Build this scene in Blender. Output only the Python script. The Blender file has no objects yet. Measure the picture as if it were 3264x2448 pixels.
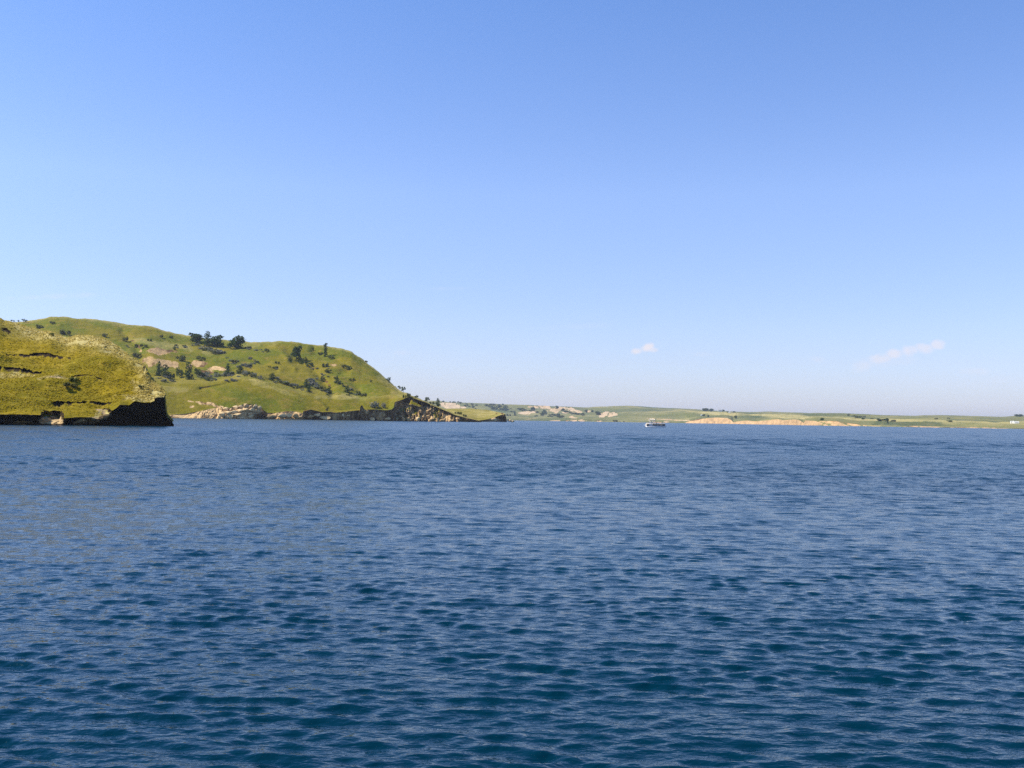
import bpy, bmesh, math, random
import numpy as np
from mathutils import Vector, Matrix
random.seed(7); np.random.seed(7)
C = bpy.context.scene.collection
R = math.radians

# ------------------------------------------------------------------ camera
CAM_H, F, PITCH, ROLL = 2.0, 3200.0, math.atan(114/3200), math.atan(0.0152)
fw = np.array([0, math.cos(PITCH), math.sin(PITCH)])
r0 = np.array([1.0, 0, 0]); u0 = np.array([0, -math.sin(PITCH), math.cos(PITCH)])
rt = math.cos(ROLL)*r0 + math.sin(ROLL)*u0
up = -math.sin(ROLL)*r0 + math.cos(ROLL)*u0
cam_d = bpy.data.cameras.new('camera'); cam = bpy.data.objects.new('camera', cam_d); C.objects.link(cam)
cam.matrix_world = Matrix(((rt[0], up[0], -fw[0], 0), (rt[1], up[1], -fw[1], 0), (rt[2], up[2], -fw[2], CAM_H), (0, 0, 0, 1)))
cam_d.sensor_width = 36; cam_d.lens = 36*F/3264; cam_d.clip_start = 0.2; cam_d.clip_end = 60000
sc = bpy.context.scene; sc.camera = cam

# ------------------------------------------------------------------ light
SUN_EL, SUN_AZ = R(50), R(-92)          # azimuth measured from +Y towards +X
sd = Vector((math.sin(SUN_AZ)*math.cos(SUN_EL), math.cos(SUN_AZ)*math.cos(SUN_EL), math.sin(SUN_EL)))
sl = bpy.data.lights.new('sun', 'SUN'); sl.energy = 4.6; sl.angle = R(0.53); sl.color = (1.0, 0.93, 0.80)
so = bpy.data.objects.new('sun', sl); C.objects.link(so)
so.rotation_euler = sd.to_track_quat('Z', 'Y').to_euler(); so.location = (0, 0, 100)
sc.view_settings.view_transform = 'Standard'; sc.view_settings.look = 'None'
sc.view_settings.exposure = 0.6; sc.view_settings.gamma = 1.0; sc.view_settings.use_curve_mapping = False
sc.cycles.use_denoising = False
sc.cycles.max_bounces = 5; sc.cycles.volume_bounces = 0
sc.cycles.volume_step_rate = 4

def pdir(x, y):
    x = np.asarray(x, float); y = np.asarray(y, float)
    return fw*F + (x-1632)[..., None]*rt - (y-1224)[..., None]*up
def azel(x, y):
    d = pdir(x, y)
    return np.arctan2(d[..., 0], d[..., 1]), d[..., 2]/np.hypot(d[..., 0], d[..., 1])   # azimuth, tan(elevation)
def to_px(az, te):
    d = np.stack([np.sin(az), np.cos(az), te], -1)
    k = d@fw
    return 1632+F*(d@rt)/k, 1224-F*(d@up)/k

class NT:
    def __init__(s, tree): s.t = tree; s.t.nodes.clear()
    def n(s, typ, ins=None, **kw):
        nd = s.t.nodes.new(typ)
        for k, v in kw.items(): setattr(nd, k, v)
        for k, v in (ins or {}).items():
            if isinstance(v, bpy.types.NodeSocket): s.t.links.new(v, nd.inputs[k])
            else: nd.inputs[k].default_value = v
        return nd
    def math(s, op, a, b=0.0, c=0.0, clamp=False):
        return s.n('ShaderNodeMath', {0: a, 1: b, 2: c}, operation=op, use_clamp=clamp).outputs[0]
    def mix(s, f, a, b, typ='MIX'):
        return s.n('ShaderNodeMix', {0: f, 6: a, 7: b}, data_type='RGBA', blend_type=typ).outputs[2]
    def noise(s, vec, scale, detail=4, rough=.55, dist=0.0):
        return s.n('ShaderNodeTexNoise', {'Vector': vec, 'Scale': scale, 'Detail': detail, 'Roughness': rough, 'Distortion': dist}).outputs[0]
    def ramp(s, f, lo, hi, a=0.0, b=1.0):
        return s.n('ShaderNodeMapRange', {0: f, 1: lo, 2: hi, 3: a, 4: b}, interpolation_type='SMOOTHSTEP').outputs[0]

W = bpy.data.worlds.new('World'); sc.world = W; W.use_nodes = True
w = NT(W.node_tree)
sky = w.n('ShaderNodeTexSky', sky_type='NISHITA', sun_disc=False, sun_elevation=SUN_EL, sun_rotation=SUN_AZ,
          altitude=600, air_density=1.0, dust_density=0.2, ozone_density=2.0)
skc = w.n('ShaderNodeHueSaturation', {'Hue': 0.508, 'Saturation': 1.08, 'Value': 1.0, 'Color': sky.outputs[0]}).outputs[0]
dirv = w.n('ShaderNodeTexCoord').outputs['Generated']
sep = w.n('ShaderNodeSeparateXYZ', {0: dirv})
zz = w.math('MAXIMUM', sep.outputs[2], 0.0)
grade = w.n('ShaderNodeValToRGB', {0: zz}); cr = grade.color_ramp
cr.elements[0].position = 0.0; cr.elements[0].color = (.60, .585, .86, 1)
cr.elements[1].position = 1.0; cr.elements[1].color = (.42, .92, 1.05, 1)
for ps, co_ in ((.09, (.85, .81, .96, 1)), (.22, (1.10, 1.06, 1.15, 1)), (.40, (.90, 1.05, 1.23, 1)), (.58, (.52, .98, 1.26, 1))):
    e_ = cr.elements.new(ps); e_.color = co_
skc = w.mix(1.0, skc, grade.outputs[0], 'MULTIPLY')
gy = w.math('MAXIMUM', sep.outputs[1], 0.05)
ga = w.math('DIVIDE', sep.outputs[0], gy); ge = w.math('DIVIDE', sep.outputs[2], gy)
gv = w.n('ShaderNodeCombineXYZ', {0: ga, 1: ge, 2: 0.0}).outputs[0]
nz = w.noise(gv, 60, 5, .6)
nz2 = w.noise(gv, 22, 3, .5)
def cloud(x, y, rx, ry, rot, amt, soft=1.2):
    d = pdir(x, y); ax, ez = d[0]/d[1], d[2]/d[1]
    dx = w.math('SUBTRACT', ga, ax); dy = w.math('SUBTRACT', ge, ez)
    c, s_ = math.cos(R(rot)), math.sin(R(rot))
    uu = w.math('ADD', w.math('MULTIPLY', dx, c*F/rx), w.math('MULTIPLY', dy, s_*F/rx))
    vv = w.math('ADD', w.math('MULTIPLY', dx, -s_*F/ry), w.math('MULTIPLY', dy, c*F/ry))
    q = w.math('ADD', w.math('MULTIPLY', uu, uu), w.math('MULTIPLY', vv, vv))
    q = w.math('SUBTRACT', 1.0, q)
    q = w.math('ADD', q, w.math('MULTIPLY', w.math('SUBTRACT', nz, .5), 2.6))
    return w.math('MULTIPLY', w.ramp(q, 0.0, soft), min(1, amt*1.45))
cl = None
for a in [(2062, 1108, 30, 17, 22, .62), (2032, 1119, 26, 12, 14, .50), (2080, 1114, 24, 11, 0, .40),
          (2800, 1142, 56, 20, 5, .36), (2850, 1128, 36, 20, 0, .40), (2900, 1119, 40, 22, 0, .42), (2945, 1113, 40, 24, 0, .36), (2990, 1098, 30, 18, 0, .38),
          (2755, 1165, 50, 26, 18, .20, 1.6), (2860, 1150, 110, 24, 10, .14, 2.0), (2600, 1145, 44, 13, 0, .13, 1.6),
          (3110, 1185, 60, 16, 0, .15, 1.6), (3190, 1210, 60, 18, 0, .08, 1.8), (1280, 1125, 40, 10, 0, .10, 1.6),
          (180, 945, 190, 12, 3, .12, 1.8), (1430, 920, 90, 8, 2, .07, 1.8), (1840, 1040, 170, 14, 3, .06, 2), (2230, 1130, 60, 10, 0, .07, 1.6)]:
    m_ = cloud(*a)
    cl = m_ if cl is None else w.math('MAXIMUM', cl, m_)
skm = w.mix(cl, skc, (5.4, 5.0, 5.2, 1))
bg = w.n('ShaderNodeBackground', {'Color': skm, 'Strength': 0.115})
w.t.links.new(bg.outputs[0], w.n('ShaderNodeOutputWorld').inputs[0])

# ------------------------------------------------------------------ numpy noise
def _h(ix, iy, s):
    h = (ix.astype(np.int64)*374761393 + iy.astype(np.int64)*668265263 + s*2147483647) & 0xffffffff
    h = ((h ^ (h >> 13))*1274126177) & 0xffffffff
    h = (h ^ (h >> 16))
    return (h & 0xffffff)/float(0xffffff)*2*np.pi
def perlin(x, y, s=0):
    ix, iy = np.floor(x), np.floor(y); fx, fy = x-ix, y-iy
    u, v = fx*fx*fx*(fx*(fx*6-15)+10), fy*fy*fy*(fy*(fy*6-15)+10)
    def g(i, j):
        a = _h(ix+i, iy+j, s); return np.cos(a)*(fx-i)+np.sin(a)*(fy-j)
    return ((g(0, 0)*(1-u)+g(1, 0)*u)*(1-v)+(g(0, 1)*(1-u)+g(1, 1)*u)*v)*1.5
def fbm(x, y, s=0, o=4, gain=.5):
    r = 0; a = 1.0
    for k in range(o):
        r = r+a*perlin(x*2**k+17.3*k, y*2**k-9.1*k, s+k); a *= gain
    return r
def sstep(a, b, x):
    t = np.clip((x-a)/(b-a), 0, 1); return t*t*(3-2*t)

# ------------------------------------------------------------------ object helpers
def tag(o, label=None, cat=None, group=None, kind=None):
    if label: o['label'] = label
    if cat: o['category'] = cat
    if group: o['group'] = group
    if kind: o['kind'] = kind
    return o
def empty(name, loc, rz=0):
    o = bpy.data.objects.new(name, None); C.objects.link(o); o.location = loc; o.rotation_euler = (0, 0, rz)
    o.empty_display_size = .3
    return o
def mesh_np(name, V, Fq, mat, smooth=True, attrs=None):
    me = bpy.data.meshes.new(name); V = np.asarray(V, np.float32); Fq = np.asarray(Fq, np.int32)
    k = Fq.shape[1]
    me.vertices.add(len(V)); me.vertices.foreach_set('co', V.ravel())
    me.loops.add(Fq.size); me.loops.foreach_set('vertex_index', Fq.ravel())
    me.polygons.add(len(Fq)); me.polygons.foreach_set('loop_start', np.arange(0, Fq.size, k, dtype=np.int32))
    me.polygons.foreach_set('use_smooth', np.full(len(Fq), smooth))
    for an, av in (attrs or {}).items():
        at = me.attributes.new(an, 'FLOAT', 'POINT'); at.data.foreach_set('value', np.asarray(av, np.float32).ravel())
    me.materials.append(mat); me.update(calc_edges=True); me.validate()
    return me
def obj(name, me, parent=None, loc=None):
    o = bpy.data.objects.new(name, me); C.objects.link(o); o.parent = parent
    if loc is not None: o.location = loc
    return o
def grid_faces(nr, nc):
    i = np.arange(nr-1)[:, None]*nc+np.arange(nc-1)[None, :]
    return np.stack([i, i+1, i+nc+1, i+nc], -1).reshape(-1, 4)

# ------------------------------------------------------------------ materials
def mat(name):
    m = bpy.data.materials.new(name); m.use_nodes = True
    return m, NT(m.node_tree)
def simple(name, col, rough=.6, metal=0.0, var=.15, scale=3.0):
    m, t = mat(name)
    co = t.n('ShaderNodeTexCoord').outputs['Object']
    n = t.noise(co, scale, 3)
    c = t.mix(n, tuple(v*(1-var) for v in col)+(1,), tuple(min(1, v*(1+var)) for v in col)+(1,))
    b = t.n('ShaderNodeBsdfPrincipled', {'Base Color': c, 'Roughness': rough, 'Metallic': metal})
    t.t.links.new(b.outputs[0], t.n('ShaderNodeOutputMaterial').inputs[0])
    return m

def land_material(name, g1, g2, g3, soil, soil2, fs, bump):
    """grass (three tones) over soil; 'bare','pale','dry' are per-vertex ground-cover maps"""
    m, t = mat(name)
    pos = t.n('ShaderNodeNewGeometry'); P = pos.outputs['Position']
    a = lambda k: t.n('ShaderNodeAttribute', attribute_name=k).outputs['Fac']
    big = t.noise(P, fs*.05, 4, .55); mid = t.noise(P, fs*.35, 5, .6); fine = t.noise(P, fs*2.2, 4, .7)
    c = t.mix(t.ramp(big, .42, .58), g1, g2)
    c = t.mix(t.ramp(mid, .50, .70), c, g3)
    c = t.mix(t.math('MULTIPLY', t.ramp(fine, .52, .70), .4), c, tuple(v*.42 for v in g2[:3])+(1,))
    c = t.mix(t.math('MULTIPLY', t.ramp(t.noise(P, fs*1.1, 4, .7), .55, .72), .55), c, tuple(min(.5, v*1.6) for v in g3[:3])+(1,))
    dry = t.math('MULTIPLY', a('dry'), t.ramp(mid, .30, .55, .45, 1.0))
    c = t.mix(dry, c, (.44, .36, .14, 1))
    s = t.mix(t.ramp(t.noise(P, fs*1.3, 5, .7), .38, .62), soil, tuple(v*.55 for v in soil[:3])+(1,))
    pale = t.mix(t.ramp(t.noise(P, fs*1.0, 5, .65), .36, .66), soil2, tuple(v*.6 for v in soil2[:3])+(1,))
    s = t.mix(a('pale'), s, pale)
    bare = t.math('ADD', a('bare'), t.math('MULTIPLY', t.math('SUBTRACT', fine, .5), 1.2))
    # thin turf gives way to soil where the ground is too steep to hold it
    sepn = t.n('ShaderNodeSeparateXYZ', {0: pos.outputs['Normal']})
    steep = t.ramp(sepn.outputs[2], .42, .62, 1.0, 0.0)
    bare = t.math('MAXIMUM', t.ramp(bare, .42, .60), steep)
    c = t.mix(bare, c, s)
    h = t.math('ADD', t.math('MULTIPLY', fine, .6), t.noise(P, fs*6, 3, .6))
    bp = t.n('ShaderNodeBump', {'Height': h, 'Strength': .9, 'Distance': bump})
    b = t.n('ShaderNodeBsdfPrincipled', {'Base Color': c, 'Roughness': 1.0, 'Specular IOR Level': .1, 'Normal': bp.outputs[0]})
    t.t.links.new(b.outputs[0], t.n('ShaderNodeOutputMaterial').inputs[0])
    return m
M_bluff = land_material('bluff_ground', (.225, .16, .004, 1), (.165, .13, .004, 1), (.27, .195, .02, 1), (.035, .020, .010, 1), (.52, .37, .19, 1), 1.0, .06)  # soil near black: shade of the undercut bank put into its colour
M_hill = land_material('hill_ground', (.175, .145, .004, 1), (.115, .125, .003, 1), (.22, .16, .022, 1), (.17, .09, .035, 1), (.70, .47, .22, 1), .42, .5)
M_far = land_material('far_ground', (.13, .14, .04, 1), (.075, .10, .04, 1), (.17, .15, .06, 1), (.60, .34, .13, 1), (.68, .50, .30, 1), .07, 2.0)

m, t = mat('lake_water'); M_water = m
P = t.n('ShaderNodeNewGeometry').outputs['Position']
far = t.n('ShaderNodeAttribute', attribute_name='far').outputs['Fac']
def scaled(v, s, rz=0): return t.n('ShaderNodeMapping', {0: v, 2: (0, 0, rz), 3: s}).outputs[0]
rip = t.noise(scaled(P, (4.5, 9.0, 1), R(8)), 1.0, 3, .5)
rip2 = t.noise(scaled(P, (14, 22, 1), R(-12)), 1.0, 2, .5)
b1 = t.n('ShaderNodeBump', {'Height': t.math('ADD', rip, t.math('MULTIPLY', rip2, .35)), 'Strength': .8, 'Distance': .03})
# small wavelets too fine for the mesh: slopes added straight to the surface normal
wl = t.n('ShaderNodeTexNoise', {'Vector': scaled(P, (5.0, 11.0, 1), R(10)), 'Scale': 1.0, 'Detail': 4, 'Roughness': .6}).outputs['Color']
ws = t.n('ShaderNodeVectorMath', {0: wl, 1: (.5, .5, .5)}, operation='SUBTRACT').outputs[0]
ws = t.n('ShaderNodeVectorMath', {0: ws, 1: (1.0, 2.2, 0)}, operation='MULTIPLY').outputs[0]
ws = t.n('ShaderNodeVectorMath', {0: ws, 'Scale': far}, operation='SCALE').outputs[0]
ws = t.n('ShaderNodeVectorMath', {0: ws, 1: b1.outputs[0]}, operation='ADD').outputs[0]
b2 = t.n('ShaderNodeVectorMath', {0: ws}, operation='NORMALIZE')
deep = t.mix(t.ramp(t.noise(P, .05, 3), .35, .65), (.0, .016, .030, 1), (.0, .022, .040, 1))
b = t.n('ShaderNodeBsdfPrincipled', {'Base Color': deep, 'Roughness': t.math('ADD', .06, t.math('MULTIPLY', far, .15)), 'IOR': 1.333, 'Specular Tint': (.5, .97, 1, 1), 'Normal': b2.outputs[0]})
t.t.links.new(b.outputs[0], t.n('ShaderNodeOutputMaterial').inputs[0])

def leaf_material(name, c1, c2, c3=None, tl=.25):
    m, t = mat(name)
    oi = t.n('ShaderNodeObjectInfo').outputs['Random']
    lv = t.n('ShaderNodeAttribute', attribute_name='tone').outputs['Fac']
    c = t.mix(lv, c1+(1,), c2+(1,))
    c = t.mix(t.math('MULTIPLY', oi, .6), c, (c3 or c1)+(1,))
    d = t.n('ShaderNodeBsdfDiffuse', {'Color': c}); tr = t.n('ShaderNodeBsdfTranslucent', {'Color': c})
    mx = t.n('ShaderNodeMixShader', {0: tl, 1: d.outputs[0], 2: tr.outputs[0]})
    t.t.links.new(mx.outputs[0], t.n('ShaderNodeOutputMaterial').inputs[0])
    return m
M_leaf = leaf_material('tree_leaves', (.03, .06, .012), (.075, .12, .02), (.045, .075, .022))
M_jun = leaf_material('juniper_needles', (.03, .06, .018), (.07, .105, .028), (.045, .07, .025))
M_sage = leaf_material('sage_leaves', (.16, .18, .13), (.30, .31, .23), (.22, .19, .17))
M_shrub = leaf_material('shrub_leaves', (.075, .10, .022), (.18, .20, .045), (.13, .11, .05))
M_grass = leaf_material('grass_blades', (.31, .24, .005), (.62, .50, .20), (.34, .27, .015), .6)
M_bark = simple('bark', (.07, .055, .04), .9, 0, .4, 6)
M_clod = simple('brown_clod', (.17, .105, .035), .95, 0, .4, 1.2)
M_rock = simple('pale_sandstone', (.66, .46, .22), .95, 0, .35, 1.2)
M_rockd = simple('brown_clay_rock', (.16, .10, .06), .95, 0, .4, 1.2)

# ------------------------------------------------------------------ water
WAVE = .0325
def build_water():
    ncol = 610
    az = np.linspace(R(-42), R(42), ncol)
    near = 3.4*np.exp(np.arange(740)*math.log(120/3.4)/739)
    mid_ = near[-1]+np.cumsum(np.linspace(.7, 3.0, 280))
    m2 = mid_[-1]+np.cumsum(np.linspace(3.2, 18, 210))
    farr = m2[-1]*np.exp(np.arange(1, 50)*math.log(14000/m2[-1])/49)
    D = np.concatenate([near, mid_, m2, farr]); nr = len(D)
    X = D[:, None]*np.sin(az)[None]; Y = D[:, None]*np.cos(az)[None]
    rng = np.random.RandomState(3)
    cell = np.maximum(D*(az[1]-az[0])*1.1, np.gradient(D))[:, None]
    Z = np.zeros_like(X); DX = np.zeros_like(X); DY = np.zeros_like(X)
    group = np.clip(1+.5*fbm(X*.5, Y*.8, 9, 3), .3, 1.7)
    nc = 220; kept = np.zeros(nr); tot = 0.0
    gust = np.clip(1.0+.28*fbm(X*.035, Y*.05, 5, 3), .5, 1.6)
    for i in range(nc):
        lam = 0.075*(12/0.075)**((i+rng.rand())/nc)
        k = 2*np.pi/lam
        th = R((-97 if rng.rand() < .82 else -58)+(rng.randn()*19 if lam < 1.0 else rng.randn()*13))
        wgt = math.exp(-((math.log(lam/.16))/(1.1 if lam > .16 else 1.4))**2)
        s = WAVE*wgt*(0.6+.8*rng.rand())
        # open water further out carries longer wind waves
        sg = WAVE*.40*math.exp(-((math.log(lam/6.5))/.45)**2)*(0.6+.8*rng.rand())
        sf = WAVE*1.0*math.exp(-((math.log(lam/2.4))/.45)**2)*(0.6+.8*rng.rand())
        sm = WAVE*.75*math.exp(-((math.log(lam/.7))/.5)**2)*(0.6+.8*rng.rand())
        srow = s+sm*sstep(14, 45, D)*(1-sstep(90, 200, D))+sf*sstep(35, 130, D)*(1-sstep(200, 400, D))+sg*sstep(110, 300, D)*(1-sstep(700, 1100, D))
        kx, ky = k*math.cos(th), k*math.sin(th)
        att = sstep(1.6, 3.2, lam/cell[:, 0])
        kept += (s*att)**2; tot += s*s
        rows = np.where(att*srow > 1e-5)[0]
        if not len(rows): continue
        r1 = rows.max()+1
        ph = kx*X[:r1]+ky*Y[:r1]+rng.rand()*6.283
        A = (srow*att/k)[:r1, None]*(gust[:r1]*(group[:r1] if lam < .45 else 1) if lam < 2.0 else 1)
        Z[:r1] += A*np.cos(ph); sn = np.sin(ph)
        DX[:r1] -= .3*A*math.cos(th)*sn; DY[:r1] -= .3*A*math.sin(th)*sn
    lean = 1.05*(1-sstep(60, 160, D))[:, None]      # wind pushes the crests forward: steep fronts, gentle backs
    DX += lean*Z*math.cos(R(-97)); DY += lean*Z*math.sin(R(-97))
    for i in range(26):     # long low waves of the open reach
        lam = 12*(60/12)**((i+rng.rand())/26); k = 2*np.pi/lam; th = R(-97+rng.randn()*24)
        a_ = (.008*sstep(450, 900, D)*sstep(1.8, 3.5, lam/cell[:, 0])/k)[:, None]
        Z += a_*np.cos(k*math.cos(th)*X+k*math.sin(th)*Y+rng.rand()*6.283)
    V = np.stack([X+DX, Y+DY, Z], -1).reshape(-1, 3)
    farw = np.repeat((np.sqrt(np.clip(1-kept/tot, 0, 1))*sstep(8, 45, D))[:, None], ncol, 1)
    me = mesh_np('lake_water', V, grid_faces(nr, ncol), M_water, True, {'far': farw})
    o = obj('water', me); tag(o, kind='structure', label='choppy deep blue lake water filling the lower half of the view')
build_water()
m, t = mat('lake_mud'); b = t.n('ShaderNodeBsdfDiffuse', {'Color': (.05, .045, .03, 1)})
t.t.links.new(b.outputs[0], t.n('ShaderNodeOutputMaterial').inputs[0])
bed = mesh_np('lake_bed', [(-13000, -200, -3), (13000, -200, -3), (13000, 15000, -3), (-13000, 15000, -3)], [(0, 1, 2, 3)], m)
tag(obj('lake_bed', bed), kind='structure', label='muddy lake bed under the water')

# ------------------------------------------------------------------ land
TER = {}
def curve(pts):
    p = np.array(pts, float); az, te = azel(p[:, 0], p[:, 1]); return lambda a: np.interp(a, az, te)
def dcurve(pts):
    p = np.array(pts, float); az, _ = azel(p[:, 0], 1338+.0152*(p[:, 0]-1632)); return lambda a: np.interp(a, az, p[:, 1])
def land(name, xs, keys, segs, mater, label, post):
    """keys: (D(az), z(az) or tan-elevation(az), is_z); segs: (rows, ease, cliff flag)"""
    az, _ = azel(xs, 1338+.0152*(xs-1632))
    Dk, Zk = [], []
    for d, e, isz in keys:
        dd = d(az) if callable(d) else np.full(len(az), float(d))
        ee = e(az) if callable(e) else np.full(len(az), float(e))
        Dk.append(dd); Zk.append(ee if isz else CAM_H+dd*ee)
    Dr, Zr, Kr, Tr = [], [], [], []
    for i, (n, ease, cf) in enumerate(segs):
        for j in range(n+(1 if i == len(segs)-1 else 0)):
            tt = j/n
            s = (1-ease)*tt+ease*math.sin(tt*math.pi/2) if ease >= 0 else (1+ease)*tt-ease*(1-math.cos(tt*math.pi/2))
            Dr.append(Dk[i]+(Dk[i+1]-Dk[i])*tt); Zr.append(Zk[i]+(Zk[i+1]-Zk[i])*s); Kr.append(cf); Tr.append(i+tt)
    D = np.array(Dr); Z = np.array(Zr); K = np.repeat(np.array(Kr, float)[:, None], len(az), 1); T = np.repeat(np.array(Tr)[:, None], len(az), 1)
    A = np.repeat(az[None], len(D), 0)
    at = {'bare': K.copy(), 'pale': np.zeros_like(K), 'dry': np.zeros_like(K)}
    D, Z = post(A, D, Z, K, T, at)
    V = np.stack([D*np.sin(A), D*np.cos(A), Z], -1).reshape(-1, 3)
    me = mesh_np(name, V, grid_faces(*D.shape), mater, True, at)
    o = obj(name, me); tag(o, kind='structure', label=label)
    TER[name] = (az, D, Z)
    return o
def pick(name, x, y):
    """first ground point seen through a photo pixel"""
    az, D, Z = TER[name]; a, te = azel(np.array(x), np.array(y)); a = float(a); te = float(te)
    j = int(np.clip(np.searchsorted(az, a), 0, len(az)-1))
    e = (Z[:, j]-CAM_H)/D[:, j]; hit = np.where(e >= te)[0]
    i = int(hit[0]) if len(hit) else int(np.argmax(e))
    d = D[i, j]; return Vector((d*math.sin(a), d*math.cos(a), Z[i, j])), d
def notch(U, Vp, D, Z, pts, depth, h, seed, at=None, lip=.2):
    p = np.array(pts, float); x0, x1 = p[0, 0], p[-1, 0]
    line = np.interp(U, p[:, 0], p[:, 1])+fbm(U*.08, U*0+seed, seed, 3)*h*.22
    dv = Vp-line
    ed = sstep(x0, x0+(x1-x0)*.12, U)*(1-sstep(x1-(x1-x0)*.12, x1, U))*np.clip(.75+1.1*perlin(U*.055, U*0+seed*3.1, seed), .0, 1.4)
    prof = np.where(dv > 0, np.clip(1-dv/h, 0, 1)**1.2, -lip*np.clip(1+dv/(h*.4), 0, 1))*ed
    te = (Z-CAM_H)/D; D2 = D+depth*.55*prof
    if at is not None: at['bare'] = np.maximum(at['bare'], np.where(dv > -1, np.clip(1.1-dv/(h*1.1), 0, 1), 0)*np.clip(ed*1.5, 0, 1))
    return D2, CAM_H+D2*te
def seg_dist(U, Vp, pts):
    d = np.full(U.shape, 1e9)
    for (x0, y0), (x1, y1) in zip(pts[:-1], pts[1:]):
        L = (x1-x0)**2+(y1-y0)**2; tt = np.clip(((U-x0)*(x1-x0)+(Vp-y0)*(y1-y0))/L, 0, 1)
        d = np.minimum(d, np.hypot(U-x0-tt*(x1-x0), Vp-y0-tt*(y1-y0)))
    return d
def blobs(U, Vp, lst, ns, seed):
    r = np.zeros_like(U); n = fbm(U*ns, Vp*ns*1.6, seed, 4, .6)
    for cx, cy, rx, ry, rot, s in lst:
        c, q = math.cos(R(rot)), math.sin(R(rot)); dx, dy = U-cx, Vp-cy
        e = 1-(((dx*c+dy*q)/rx)**2+((-dx*q+dy*c)/ry)**2)
        r = np.maximum(r, s*sstep(-.15, .55, e+n*.9))
    return r
def xs_range(parts): return np.unique(np.concatenate([np.arange(a, b, s) for a, b, s in parts]))

# --- near bluff
sh = dcurve([(-450, 173), (0, 176), (350, 180), (520, 184), (560, 184)])
lipD = dcurve([(-450, 172), (0, 175), (130, 175.2), (140, 181), (190, 182), (205, 177), (300, 178), (350, 178.6), (490, 182), (525, 183), (560, 184)])
lip = curve([(-450, 1318), (0, 1321), (60, 1320), (130, 1323), (140, 1326), (190, 1329), (200, 1333), (240, 1330), (290, 1329), (310, 1335), (332, 1331), (350, 1316), (370, 1301),
             (382, 1289), (410, 1291), (430, 1279), (455, 1284), (480, 1283), (492, 1278), (495, 1267), (524, 1266), (526, 1300), (530, 1324), (545, 1340), (549, 1346), (552, 1352)])
lip2 = curve([(-450, 1316), (0, 1319), (130, 1321), (190, 1325), (240, 1327), (290, 1326), (332, 1328), (350, 1312), (370, 1297), (382, 1285), (410, 1287), (430, 1275), (455, 1280),
              (480, 1279), (492, 1274), (495, 1263), (524, 1263), (526, 1298), (530, 1323), (545, 1339), (549, 1345), (552, 1352)])
midc = curve([(-450, 1160), (0, 1180), (200, 1182), (350, 1160), (420, 1166), (465, 1182), (480, 1210), (512, 1236), (523, 1254), (526, 1297), (530, 1323), (545, 1339), (552, 1352)])
crest = curve([(-450, 965), (-100, 1006), (0, 1016), (15, 1025), (32, 1028), (82, 1041), (124, 1057), (162, 1058), (189, 1068), (216, 1077), (236, 1074), (249, 1070), (298, 1073), (331, 1080),
               (373, 1099), (423, 1134), (462, 1167), (471, 1180), (478, 1206), (512, 1231), (523, 1250), (526, 1296), (530, 1322), (545, 1338), (549, 1345), (552, 1352)])
bbase = curve([(-450, 1312), (0, 1314), (130, 1315), (200, 1318), (290, 1314), (332, 1303), (370, 1286), (410, 1277), (455, 1272), (492, 1267), (500, 1260), (524, 1261), (526, 1297.5), (530, 1322.7), (545, 1338.7), (549, 1344.8), (552, 1352)])
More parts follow.
